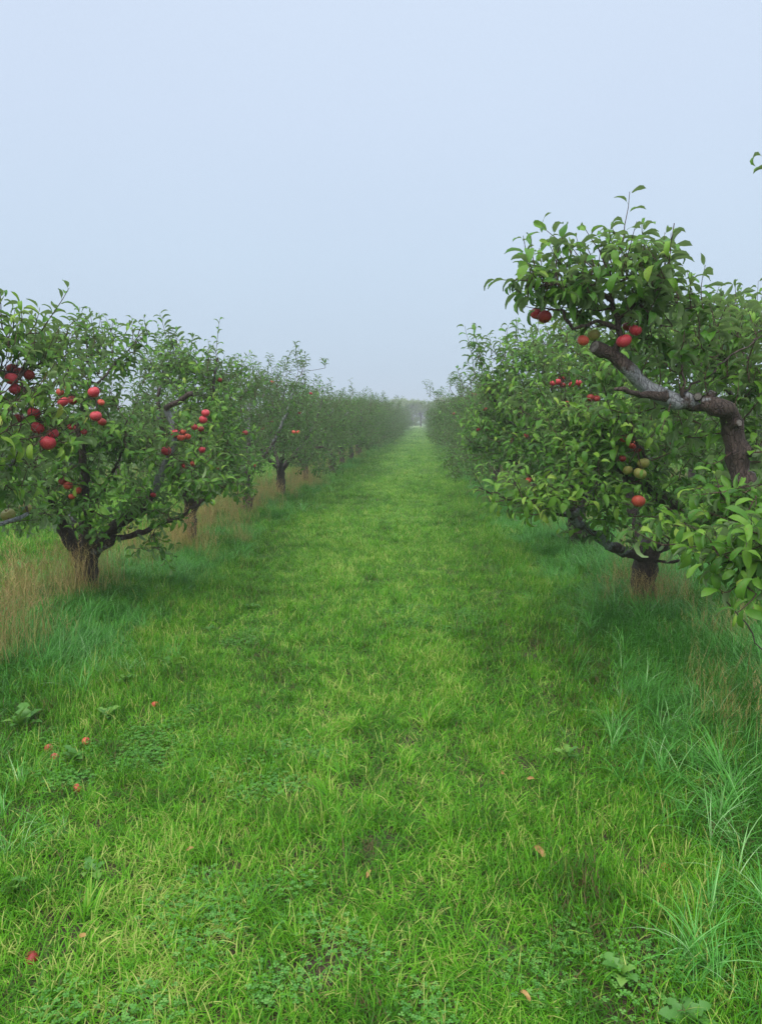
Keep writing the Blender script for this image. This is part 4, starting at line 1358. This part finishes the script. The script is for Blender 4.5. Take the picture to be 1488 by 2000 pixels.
WL = [weed_leaf_mesh(k) for k in range(5)]
weeds = [
    (250, 1330, .17, 'bright green dandelion weed left of centre beside the long verge grass'),
    (332, 1298, .20, 'broad leaved weed with upright leaves standing above the fallen orange apple'),
    (45, 1420, .22, 'large serrated weed at the left edge above the red windfalls'),
    (145, 1480, .15, 'small weed right below the lone hollow windfall'),
    (210, 1400, .14, 'weed with upright leaf in the darker left verge'),
    (180, 1690, .13, 'pale broad weed leaf low on the left lawn'),
    (1110, 1470, .13, 'light green weed on the right wheel track'),
    (1215, 1890, .12, 'small bright weed at the lower right among muddy grass'),
    (20, 1740, .14, 'yellowish broad weed at the left edge near the bottom'),
    (1340, 1985, .15, 'bright broad weed at the bottom right corner'),
    (490, 1180, .14, 'weed in the turf edge beside the left verge, far up the lawn'),
    (240, 1260, .16, 'weed nestled in bluish verge grass below the forked tree'),
    (410, 1225, .12, 'small weed between verge and mown lawn at the left')]
for px, py, s, label in weeds:
    ray = W(px, py, 5.0) - CAMPOS
    c = CAMPOS + ray * ((.04 - EYE) / ray[2])
    root = empty('broadleaf_weed', (c[0], c[1], float(ground_z(c[0], c[1])) + .01))
    props(root, label, 'weed', 'broad leaved weeds in the grass')
    nl = random.randint(6, 9)
    for q in range(nl):
        o = bpy.data.objects.new('leaf', random.choice(WL))
        COL.objects.link(o)
        o.parent = root
        sc = s * random.uniform(.45, .8)
        o.scale = (sc, sc, sc)
        o.rotation_euler = (random.gauss(.35, .25), random.gauss(0, .2), q * 6.283 / nl + random.gauss(0, .3))

mb = MB()
tv, tf = leaf_template(6, .25, .5, .9, 1.3, wid=.3, petiole=.12)
mb.add(tv, tf, .6)
FL = mb.mesh('fallen_leaf', M_FALLEN)
LV = []
for px, py, s, rz, label in [
        (1065, 1672, .085, .6, 'largest tan fallen leaf, curled, on the mown grass at lower right'),
        (1045, 1513, .05, 1.7, 'small pale yellow fallen leaf right of the muddy streak'),
        (985, 1504, .06, .2, 'thin brown fallen leaf just left of the small yellow one'),
        (725, 1700, .05, 2.5, 'small brown fallen leaf near the middle of the lawn'),
        (170, 1824, .055, 1.2, 'brown fallen leaf at the lower left of the lawn'),
        (1035, 1953, .06, .4, 'crumpled tan leaf at the bottom right of centre'),
        (380, 1652, .04, 2.0, 'tiny white petal like leaf on the left lawn')]:
    ray = W(px, py, 5.0) - CAMPOS
    c = CAMPOS + ray * ((.055 - EYE) / ray[2])
    o = bpy.data.objects.new('fallen_leaf', FL)
    LV.append((c[0], c[1]))
    s *= .72
    COL.objects.link(o)
    o.location = (c[0], c[1], float(ground_z(c[0], c[1])) + .05)
    o.scale = (s * random.uniform(.9, 1.3), s, s * random.uniform(.5, 1.2))
    o.rotation_euler = (random.gauss(0, .3), random.gauss(0, .5), rz)
    props(o, label, 'leaf', 'fallen leaves on the grass')


# ------------------------------------------------------------------ grasses (instanced clumps)
def blade(mb, root, az, length, width, lean, arch, tint, segs=4):
    d = np.array([math.cos(az), math.sin(az)])
    side = np.array([-d[1], d[0], 0])
    pts, a = [np.array([root[0], root[1], 0.0])], lean
    for s in range(segs):
        st = length / segs
        pts.append(pts[-1] + np.array([d[0] * math.sin(a), d[1] * math.sin(a), math.cos(a)]) * st)
        a += arch / segs
    v, f = [], []
    for k, p in enumerate(pts):
        w = width * .5 * (1 - (k / segs) ** 1.8) + .0001
        v += [p - side * w, p + side * w]
    for k in range(segs):
        f.append((2 * k, 2 * k + 1, 2 * k + 3, 2 * k + 2))
    mb.add(v, f, tint)


def clump(kind, seed):
    rs = np.random.default_rng(seed)
    mb = MB()
    if kind == 'mown':
        for _ in range(58):
            r, a = .095 * math.sqrt(rs.random()), rs.uniform(0, 6.28)
            t = rs.normal(.42, .2)
            if rs.random() < .06:
                t = 1.0
            blade(mb, (r * math.cos(a), r * math.sin(a)), rs.uniform(0, 6.28), rs.uniform(.03, .10), rs.uniform(.0024, .0048), abs(rs.normal(.5, .35)), rs.uniform(.4, 2.2), t, 4)
        for _ in range(4):
            r, a = .08 * math.sqrt(rs.random()), rs.uniform(0, 6.28)
            blade(mb, (r * math.cos(a), r * math.sin(a)), rs.uniform(0, 6.28), rs.uniform(.04, .08), .002, 1.3, .3, -.2 if rs.random() < .5 else 1.05, 2)
        mat = M_MOWN
    elif kind == 'tuft':
        az0 = rs.uniform(0, 6.28)
        for _ in range(34):
            r, a = .03 * math.sqrt(rs.random()), rs.uniform(0, 6.28)
            az = rs.normal(az0, 1.3)
            blade(mb, (r * math.cos(a), r * math.sin(a)), az, rs.uniform(.07, .17), rs.uniform(.003, .0055), abs(rs.normal(.4, .25)), rs.uniform(.5, 1.9), rs.normal(.5, .18), 5)
        mat = M_MOWN
    elif kind == 'tussock':
        az0 = rs.uniform(0, 6.28)
        pale = rs.choice([0, 0, 0, .2])
        for _ in range(30):
            r, a = .03 * math.sqrt(rs.random()), rs.uniform(0, 6.28)
            blade(mb, (r * math.cos(a), r * math.sin(a)), rs.normal(az0, 1.2), rs.uniform(.14, .33), rs.uniform(.003, .006), abs(rs.normal(.4, .25)), rs.uniform(.9, 2.5), rs.normal(.42, .22) + pale, 6)
        mat = M_VERGE
    elif kind == 'verge':
        az0 = 0
        for _ in range(44):
            r, a = .09 * math.sqrt(rs.random()), rs.uniform(0, 6.28)
            az = rs.normal(az0, 1.0)
            blade(mb, (r * math.cos(a), r * math.sin(a)), az, rs.uniform(.13, .30), rs.uniform(.003, .0058), abs(rs.normal(.35, .25)), rs.uniform(.8, 2.1), rs.normal(.45, .2), 5)
        mat = M_VERGE
    elif kind == 'straw':
        for _ in range(12):
            r, a = .09 * math.sqrt(rs.random()), rs.uniform(0, 6.28)
            az, ln = rs.uniform(0, 6.28), rs.uniform(.35, .62)
            lean, arch = abs(rs.normal(.12, .12)), rs.uniform(0, .5)
            root = (r * math.cos(a), r * math.sin(a))
            t = rs.uniform(.1, .8)
            blade(mb, root, az, ln, .0028, lean, arch, t, 4)
            # seed head: a few short spikelets near the tip
            tip_a = lean + arch
            hx = np.array([math.cos(az), math.sin(az)])
            for q in range(5):
                rr = ln * (.78 + .05 * q)
                x = math.sin(lean + arch * .45) * rr
                z = math.cos(lean + arch * .45) * rr
                mbp = np.array([root[0] + hx[0] * x, root[1] + hx[1] * x, z])
                dd = unit(np.array([rs.normal(), rs.normal(), 1.6])) * .035
                sd = unit(np.cross(dd, [0.3, .8, .1])) * .0022
                mb.add([mbp - sd, mbp + sd, mbp + dd + sd * .3, mbp + dd - sd * .3], [(0, 1, 2, 3)], t * .7)
        for _ in range(14):
            r, a = .1 * math.sqrt(rs.random()), rs.uniform(0, 6.28)
            blade(mb, (r * math.cos(a), r * math.sin(a)), rs.uniform(0, 6.28), rs.uniform(.2, .4), .0035, abs(rs.normal(.3, .3)), rs.uniform(.4, 2.2), rs.uniform(.4, 1.1), 4)
        mat = M_STRAW
    else:
        for _ in range(26):
            r, a = .10 * math.sqrt(rs.random()), rs.uniform(0, 6.28)
            cx, cy, cz = r * math.cos(a), r * math.sin(a), rs.uniform(.02, .045)
            t = rs.normal(.5, .2)
            a0 = rs.uniform(0, 6)
            for q in range(3):
                b = a0 + q * 2.094
                c, s = math.cos(b), math.sin(b)
                L_, w = .011, .0055
                mb.add([(cx, cy, cz), (cx + L_ * .6 * c - w * s, cy + L_ * .6 * s + w * c, cz + .003), (cx + L_ * c, cy + L_ * s, cz + .001),
                        (cx + L_ * .6 * c + w * s, cy + L_ * .6 * s - w * c, cz + .003)], [(0, 1, 2, 3)], t)
        mat = M_CLOVER
    return mb.mesh(kind + '_clump', mat, smooth=True)


def scatter(name, kind, P, rot, scl, nvar, label_seed):
    """one stuff object: clumps instanced on points"""
    col = bpy.data.collections.new(name + '_clumps')
    for k in range(nvar):
        o = bpy.data.objects.new('%s_clump_%02d' % (kind, k), clump(kind, label_seed * 50 + k))
        col.objects.link(o)
    n = len(P)
    me = bpy.data.meshes.new(name)
    me.vertices.add(n)
    me.vertices.foreach_set('co', P.astype(np.float32).ravel())
    for an, arr in (('rot', rot), ('scl', scl)):
        at = me.attributes.new(an, 'FLOAT_VECTOR', 'POINT')
        at.data.foreach_set('vector', arr.astype(np.float32).ravel())
    at = me.attributes.new('idx', 'INT', 'POINT')
    at.data.foreach_set('value', RNG.integers(0, nvar, n).astype(np.int32))
    ob = bpy.data.objects.new(name, me)
    COL.objects.link(ob)
    props(ob, kind='stuff')
    ng = bpy.data.node_groups.new(name + '_scatter', 'GeometryNodeTree')
    ng.interface.new_socket('Geometry', in_out='INPUT', socket_type='NodeSocketGeometry')
    ng.interface.new_socket('Geometry', in_out='OUTPUT', socket_type='NodeSocketGeometry')
    gi, go = ng.nodes.new('NodeGroupInput'), ng.nodes.new('NodeGroupOutput')
    ip = ng.nodes.new('GeometryNodeInstanceOnPoints')
    ci = ng.nodes.new('GeometryNodeCollectionInfo')
    ci.inputs['Collection'].default_value = col
    ci.inputs['Separate Children'].default_value = True
    ci.inputs['Reset Children'].default_value = True
    ip.inputs['Pick Instance'].default_value = True
    na = {}
    for an, dt in (('rot', 'FLOAT_VECTOR'), ('scl', 'FLOAT_VECTOR'), ('idx', 'INT')):
        q = ng.nodes.new('GeometryNodeInputNamedAttribute')
        q.data_type = dt
        q.inputs['Name'].default_value = an
        na[an] = q.outputs['Attribute']
    e2r = ng.nodes.new('FunctionNodeEulerToRotation')
    L_ = ng.links
    L_.new(gi.outputs[0], ip.inputs['Points'])
    L_.new(ci.outputs[0], ip.inputs['Instance'])
    L_.new(na['idx'], ip.inputs['Instance Index'])
    L_.new(na['rot'], e2r.inputs[0])
    L_.new(e2r.outputs[0], ip.inputs['Rotation'])
    L_.new(na['scl'], ip.inputs['Scale'])
    L_.new(ip.outputs[0], go.inputs[0])
    md = ob.modifiers.new('scatter', 'NODES')
    md.node_group = ng
    return ob


def sample(n, x0, x1, y0, y1):
    x, y = RNG.uniform(x0, x1, n), RNG.uniform(y0, y1, n)
    lim = .72 * (y + 1.3) + .8      # a little wider than the view
    k = np.abs(x) < lim
    return x[k], y[k]


LB, RB = -2.05, 1.0      # edges of the mown lawn


def edges(x, y):
    w = .22 * vnoise(y * .9, x * 0 + 3, 11) + .12 * vnoise(y * 3.1, x * 0, 12)
    return LB + w, RB + w * .8


def row_dist(x):
    return np.min(np.abs(x[:, None] - np.array([-12.0, -7.4, -2.8, 1.9, 6.7, 11.5])[None]), 1)


# mown lawn
bands = [(.9, 5, 330, 1.0), (5, 10, 230, 1.1), (10, 20, 110, 1.35), (20, 45, 40, 1.9), (45, 125, 9, 3.4)]
XS, YS, SS = [], [], []
for y0, y1, dens, sc in bands:
    xr = 4.5 if y1 <= 5 else (9 if y1 <= 20 else 14)
    n = int(dens * (2 * xr) * (y1 - y0))
    x, y = sample(n, -xr, xr, y0, y1)
    XS.append(x); YS.append(y); SS.append(np.full(len(x), sc))
x, y, s = np.concatenate(XS), np.concatenate(YS), np.concatenate(SS)
rd = row_dist(x)
worn = vnoise(x * 1.1 + 5, y * .8, 21) + .6 * vnoise(x * 4, y * 3, 22)
track = np.exp(-((x - .72) / .22) ** 2) * (y < 9) + .6 * np.exp(-((x + .35) / .15) ** 2) * (y < 6)
prob = 1 - np.clip((worn + track * .9 - .95) * 1.6, 0, .85)
prob = np.where((rd < .75), .35, prob)
k = RNG.random(len(x)) < prob
x, y, s = x[k], y[k], s[k]
lo, hi = edges(x, y)
centre_d = np.clip(np.minimum(x - lo, hi - x), 0, 1)
hgt = .85 + .5 * np.exp(-centre_d * 4) + .25 * vnoise(x * 2.2, y * 2.2, 31)
hgt *= np.where(vnoise(x * 5, y * 5, 33) > .62, 1.5, 1)
for gx, gy in GA:
    k = (np.hypot(x - gx, y - gy) > .075) | (RNG.random(len(x)) < .2)
    x, y, s, hgt = x[k], y[k], s[k], hgt[k]
n = len(x)
P = np.stack([x, y, ground_z(x, y)], 1)
rot = np.stack([RNG.normal(0, .12, n), RNG.normal(0, .12, n), RNG.uniform(0, 6.28, n)], 1)
scl = np.stack([s, s, np.clip(hgt, .5, 2) * s ** .35], 1) * RNG.uniform(.8, 1.2, n)[:, None]
scatter('mown_grass', 'mown', P, rot, scl, 8, 1)

# coarser tufts standing in the lawn
XS, YS, SS = [], [], []
for y0, y1, dens, sc in ((1.0, 6, 16, 1.0), (6, 14, 9, 1.2), (14, 35, 3.5, 1.5)):
    n = int(dens * 8 * (y1 - y0))
    x, y = sample(n, -5, 3, y0, y1)
    XS.append(x); YS.append(y); SS.append(np.full(len(x), sc))
x, y, s = np.concatenate(XS), np.concatenate(YS), np.concatenate(SS)
k = vnoise(x * 1.7 + 2, y * 1.7, 81) + .8 * RNG.random(len(x)) > .15
x, y, s = x[k], y[k], s[k]
n = len(x)
scatter('grass_tufts', 'tuft', np.stack([x, y, ground_z(x, y)], 1), np.stack([RNG.normal(0, .15, n), RNG.normal(0, .15, n), RNG.uniform(0, 6.28, n)], 1),
        np.ones((n, 3)) * (s * RNG.uniform(.55, 1.15, n))[:, None], 8, 5)

# lush verge grass
bands = [(1.2, 6, 170, 1.0), (6, 12, 95, 1.1), (12, 25, 36, 1.4), (25, 50, 14, 1.9), (50, 120, 4, 3.0)]
XS, YS, SS = [], [], []
for y0, y1, dens, sc in bands:
    for a, b in ((-4.2, -1.5), (.6, 3.6), (-8.6, -6.3), (5.6, 7.8)):
        if abs(a) > 5 and y0 > 40:
            continue
        dd = dens * (1 if abs(a) < 5 else .35)
        n = int(dd * (b - a) * (y1 - y0))
        x, y = sample(n, a, b, y0, y1)
        XS.append(x); YS.append(y); SS.append(np.full(len(x), sc))
x, y, s = np.concatenate(XS), np.concatenate(YS), np.concatenate(SS)
lo, hi = edges(x, y)
outside = np.maximum(lo - x, x - hi)
p = np.clip(outside / .2 + .3, .02, 1)
dens_n = .78 + .5 * vnoise(x * 1.6, y * 1.6, 41)
far_side = np.where(x < -3.3, .25, 1) * np.where(x > 3.0, .3, 1)
near_fade = np.where((x < -1.5) & (y < 3.0), .35, 1) * np.where((x > .6) & (x < 1.35) & (y < 3.4), .45, 1)
k = RNG.random(len(x)) < p * dens_n * far_side * near_fade
x, y, s, outside = x[k], y[k], s[k], outside[k]
n = len(x)
flow = 2.2 * vnoise(x * .8, y * .8, 51) * math.pi * .6 + np.where(x < 0, 0, math.pi)
sz = np.where(x < -2.45, .72, .9) * np.clip(.55 + outside * .8, .5, 1.05) * (1 + .22 * vnoise(x * 1.8, y * 1.8, 52))
P = np.stack([x, y, ground_z(x, y)], 1)
rot = np.stack([np.zeros(n), np.zeros(n), flow + RNG.normal(0, .5, n)], 1)
scl = np.stack([s, s, s ** .3], 1) * (sz * RNG.uniform(.75, 1.15, n))[:, None]
scatter('verge_grass', 'verge', P, rot, scl, 8, 2)

# big arching tussocks near the right edge and round the trunks
pts = []
for px, py, nn, rr, sc_ in ((1470, 1700, 6, .09, .95), (1440, 1830, 6, .08, .9), (1480, 1900, 6, .09, 1.0), (1400, 1960, 3, .06, .75), (1380, 1600, 7, .1, .9), (1450, 1560, 10, .14, 1.0), (1330, 1500, 8, .12, .9), (1230, 1430, 7, .1, .8),
                            (1350, 1400, 9, .15, .9), (1200, 1330, 8, .15, .8), (1250, 1215, 16, .16, 1.0), (1210, 1200, 8, .1, 1.0), (1300, 1240, 10, .2, 1.0), (1120, 1110, 12, .25, .9), (1170, 1260, 8, .2, .8),
                            (170, 1230, 14, .25, .9), (320, 1140, 16, .25, .8), (60, 1320, 14, .3, .9), (430, 1080, 14, .25, .8), (230, 1300, 8, .2, .7), (550, 1000, 18, .4, .9), (40, 1500, 6, .12, .6), (25, 1640, 6, .1, .6)):
    c = W(px, py, 5.0) - CAMPOS
    c = CAMPOS + c * ((.02 - EYE) / c[2])
    pts.append(np.stack([c[0] + RNG.normal(0, rr, nn), c[1] + RNG.normal(0, rr, nn), np.full(nn, sc_)], 1))
for y0, y1, dens, s_ in ((3.0, 8, 7, .75), (8, 16, 5, .9), (16, 40, 2.2, 1.15), (40, 90, .6, 1.6)):
    for a, b in ((-2.75, -1.85), (.85, 2.3)):
        nn = int(dens * (b - a) * (y1 - y0))
        xx, yy = RNG.uniform(a, b, nn), RNG.uniform(y0, y1, nn)
        kk = vnoise(xx * 2, yy * 2, 91) > -.3
        pts.append(np.stack([xx[kk], yy[kk], s_ * RNG.uniform(.6, 1.15, kk.sum())], 1))
Q = np.concatenate(pts)
n = len(Q)
scatter('tussock_grass', 'tussock', np.stack([Q[:, 0], Q[:, 1], ground_z(Q[:, 0], Q[:, 1])], 1), np.stack([RNG.normal(0, .1, n), RNG.normal(0, .1, n), RNG.uniform(0, 6.28, n)], 1),
        np.ones((n, 3)) * (Q[:, 2] * RNG.uniform(.8, 1.2, n))[:, None], 8, 6)

# straw coloured tall grass along the tree rows
pts = []
for rx, lo_y, hi_y, dens, wid in ((-3.1, 2.5, 9, 22, .30), (-3.0, 9, 40, 12, .30), (-2.7, 40, 112, 9, .4), (2.3, 5.0, 40, 9, .35), (2.15, 9.5, 112, 12, .3), (-7.4, 5, 45, 8, .35), (6.7, 5, 45, 8, .35)):
    n = int(dens * (hi_y - lo_y))
    yy = RNG.uniform(lo_y, hi_y, n)
    xx = rx + RNG.normal(0, wid, n)
    kk = vnoise(yy * 1.3 + rx, xx * 1.3, 61) > -.25
    pts.append(np.stack([xx[kk], yy[kk]], 1))
# dense tufts seen in the photograph
for px, py, nn, rr in ((30, 1190, 34, .35), (90, 1170, 18, .25), (8, 1290, 18, .25), (175, 1180, 9, .18), (250, 1110, 12, .22), (370, 1085, 34, .2), (405, 1040, 20, .15), (425, 1010, 18, .15), (475, 1060, 10, .1), (485, 1000, 12, .2), (525, 985, 14, .2),
                       (560, 970, 16, .2), (600, 955, 40, .28), (620, 950, 24, .25), (710, 895, 20, .3), (740, 870, 20, .4),
                       (975, 935, 40, .3), (1000, 950, 20, .25), (1250, 1200, 22, .16), (1300, 1190, 16, .2), (1400, 1270, 10, .15), (1475, 1380, 12, .2), (1484, 1480, 9, .15)):
    ray = W(px, py, 5.0) - CAMPOS
    c = CAMPOS + ray * ((.03 - EYE) / ray[2])
    pts.append(np.stack([c[0] + RNG.normal(0, rr, nn), c[1] + RNG.normal(0, rr, nn)], 1))
Q = np.concatenate(pts)
lo, hi = edges(Q[:, 0], Q[:, 1])
Q = Q[(Q[:, 0] < lo - .15) | (Q[:, 0] > hi + .3)]
n = len(Q)
P = np.stack([Q[:, 0], Q[:, 1], ground_z(Q[:, 0], Q[:, 1])], 1)
rot = np.stack([RNG.normal(0, .1, n), RNG.normal(0, .1, n), RNG.uniform(0, 6.28, n)], 1)
scl = np.ones((n, 3)) * RNG.uniform(.5, 1.0, n)[:, None]
scl[Q[:, 0] > 0] *= .72
scatter('straw_grass', 'straw', P, rot, scl, 6, 3)

# clover
n = 1500
x, y = sample(n, -2.2, .8, 1.2, 7)
k = (vnoise(x * 1.5 + 9, y * 1.5, 71) + .5 * vnoise(x * 4, y * 4, 72)) > .62
x, y = x[k], y[k]
n = len(x)
P = np.stack([x, y, ground_z(x, y) + .01], 1)
rot = np.stack([np.zeros(n), np.zeros(n), RNG.uniform(0, 6.28, n)], 1)
scatter('clover', 'clover', P, rot, np.ones((n, 3)) * RNG.uniform(.6, 1.0, n)[:, None], 4, 4)

# ------------------------------------------------------------------ fog
mb = MB()
x0, x1, y0, y1, z0, z1 = -215, 215, -45, 440, -1.2, 6.2
mb.add([(x0, y0, z0), (x1, y0, z0), (x1, y1, z0), (x0, y1, z0), (x0, y0, z1), (x1, y0, z1), (x1, y1, z1), (x0, y1, z1)],
       [(0, 3, 2, 1), (4, 5, 6, 7), (0, 1, 5, 4), (1, 2, 6, 5), (2, 3, 7, 6), (3, 0, 4, 7)])
m, nt = new_mat('fog')
o_ = node(nt, 'ShaderNodeOutputMaterial')
pv = node(nt, 'ShaderNodeVolumePrincipled')
pv.inputs['Color'].default_value = (.93, .95, .97, 1)
pv.inputs['Density'].default_value = .0034
pv.inputs['Anisotropy'].default_value = .2
nt.links.new(pv.outputs[0], o_.inputs['Volume'])
props(mb.obj('haze', m, smooth=False), kind='stuff')
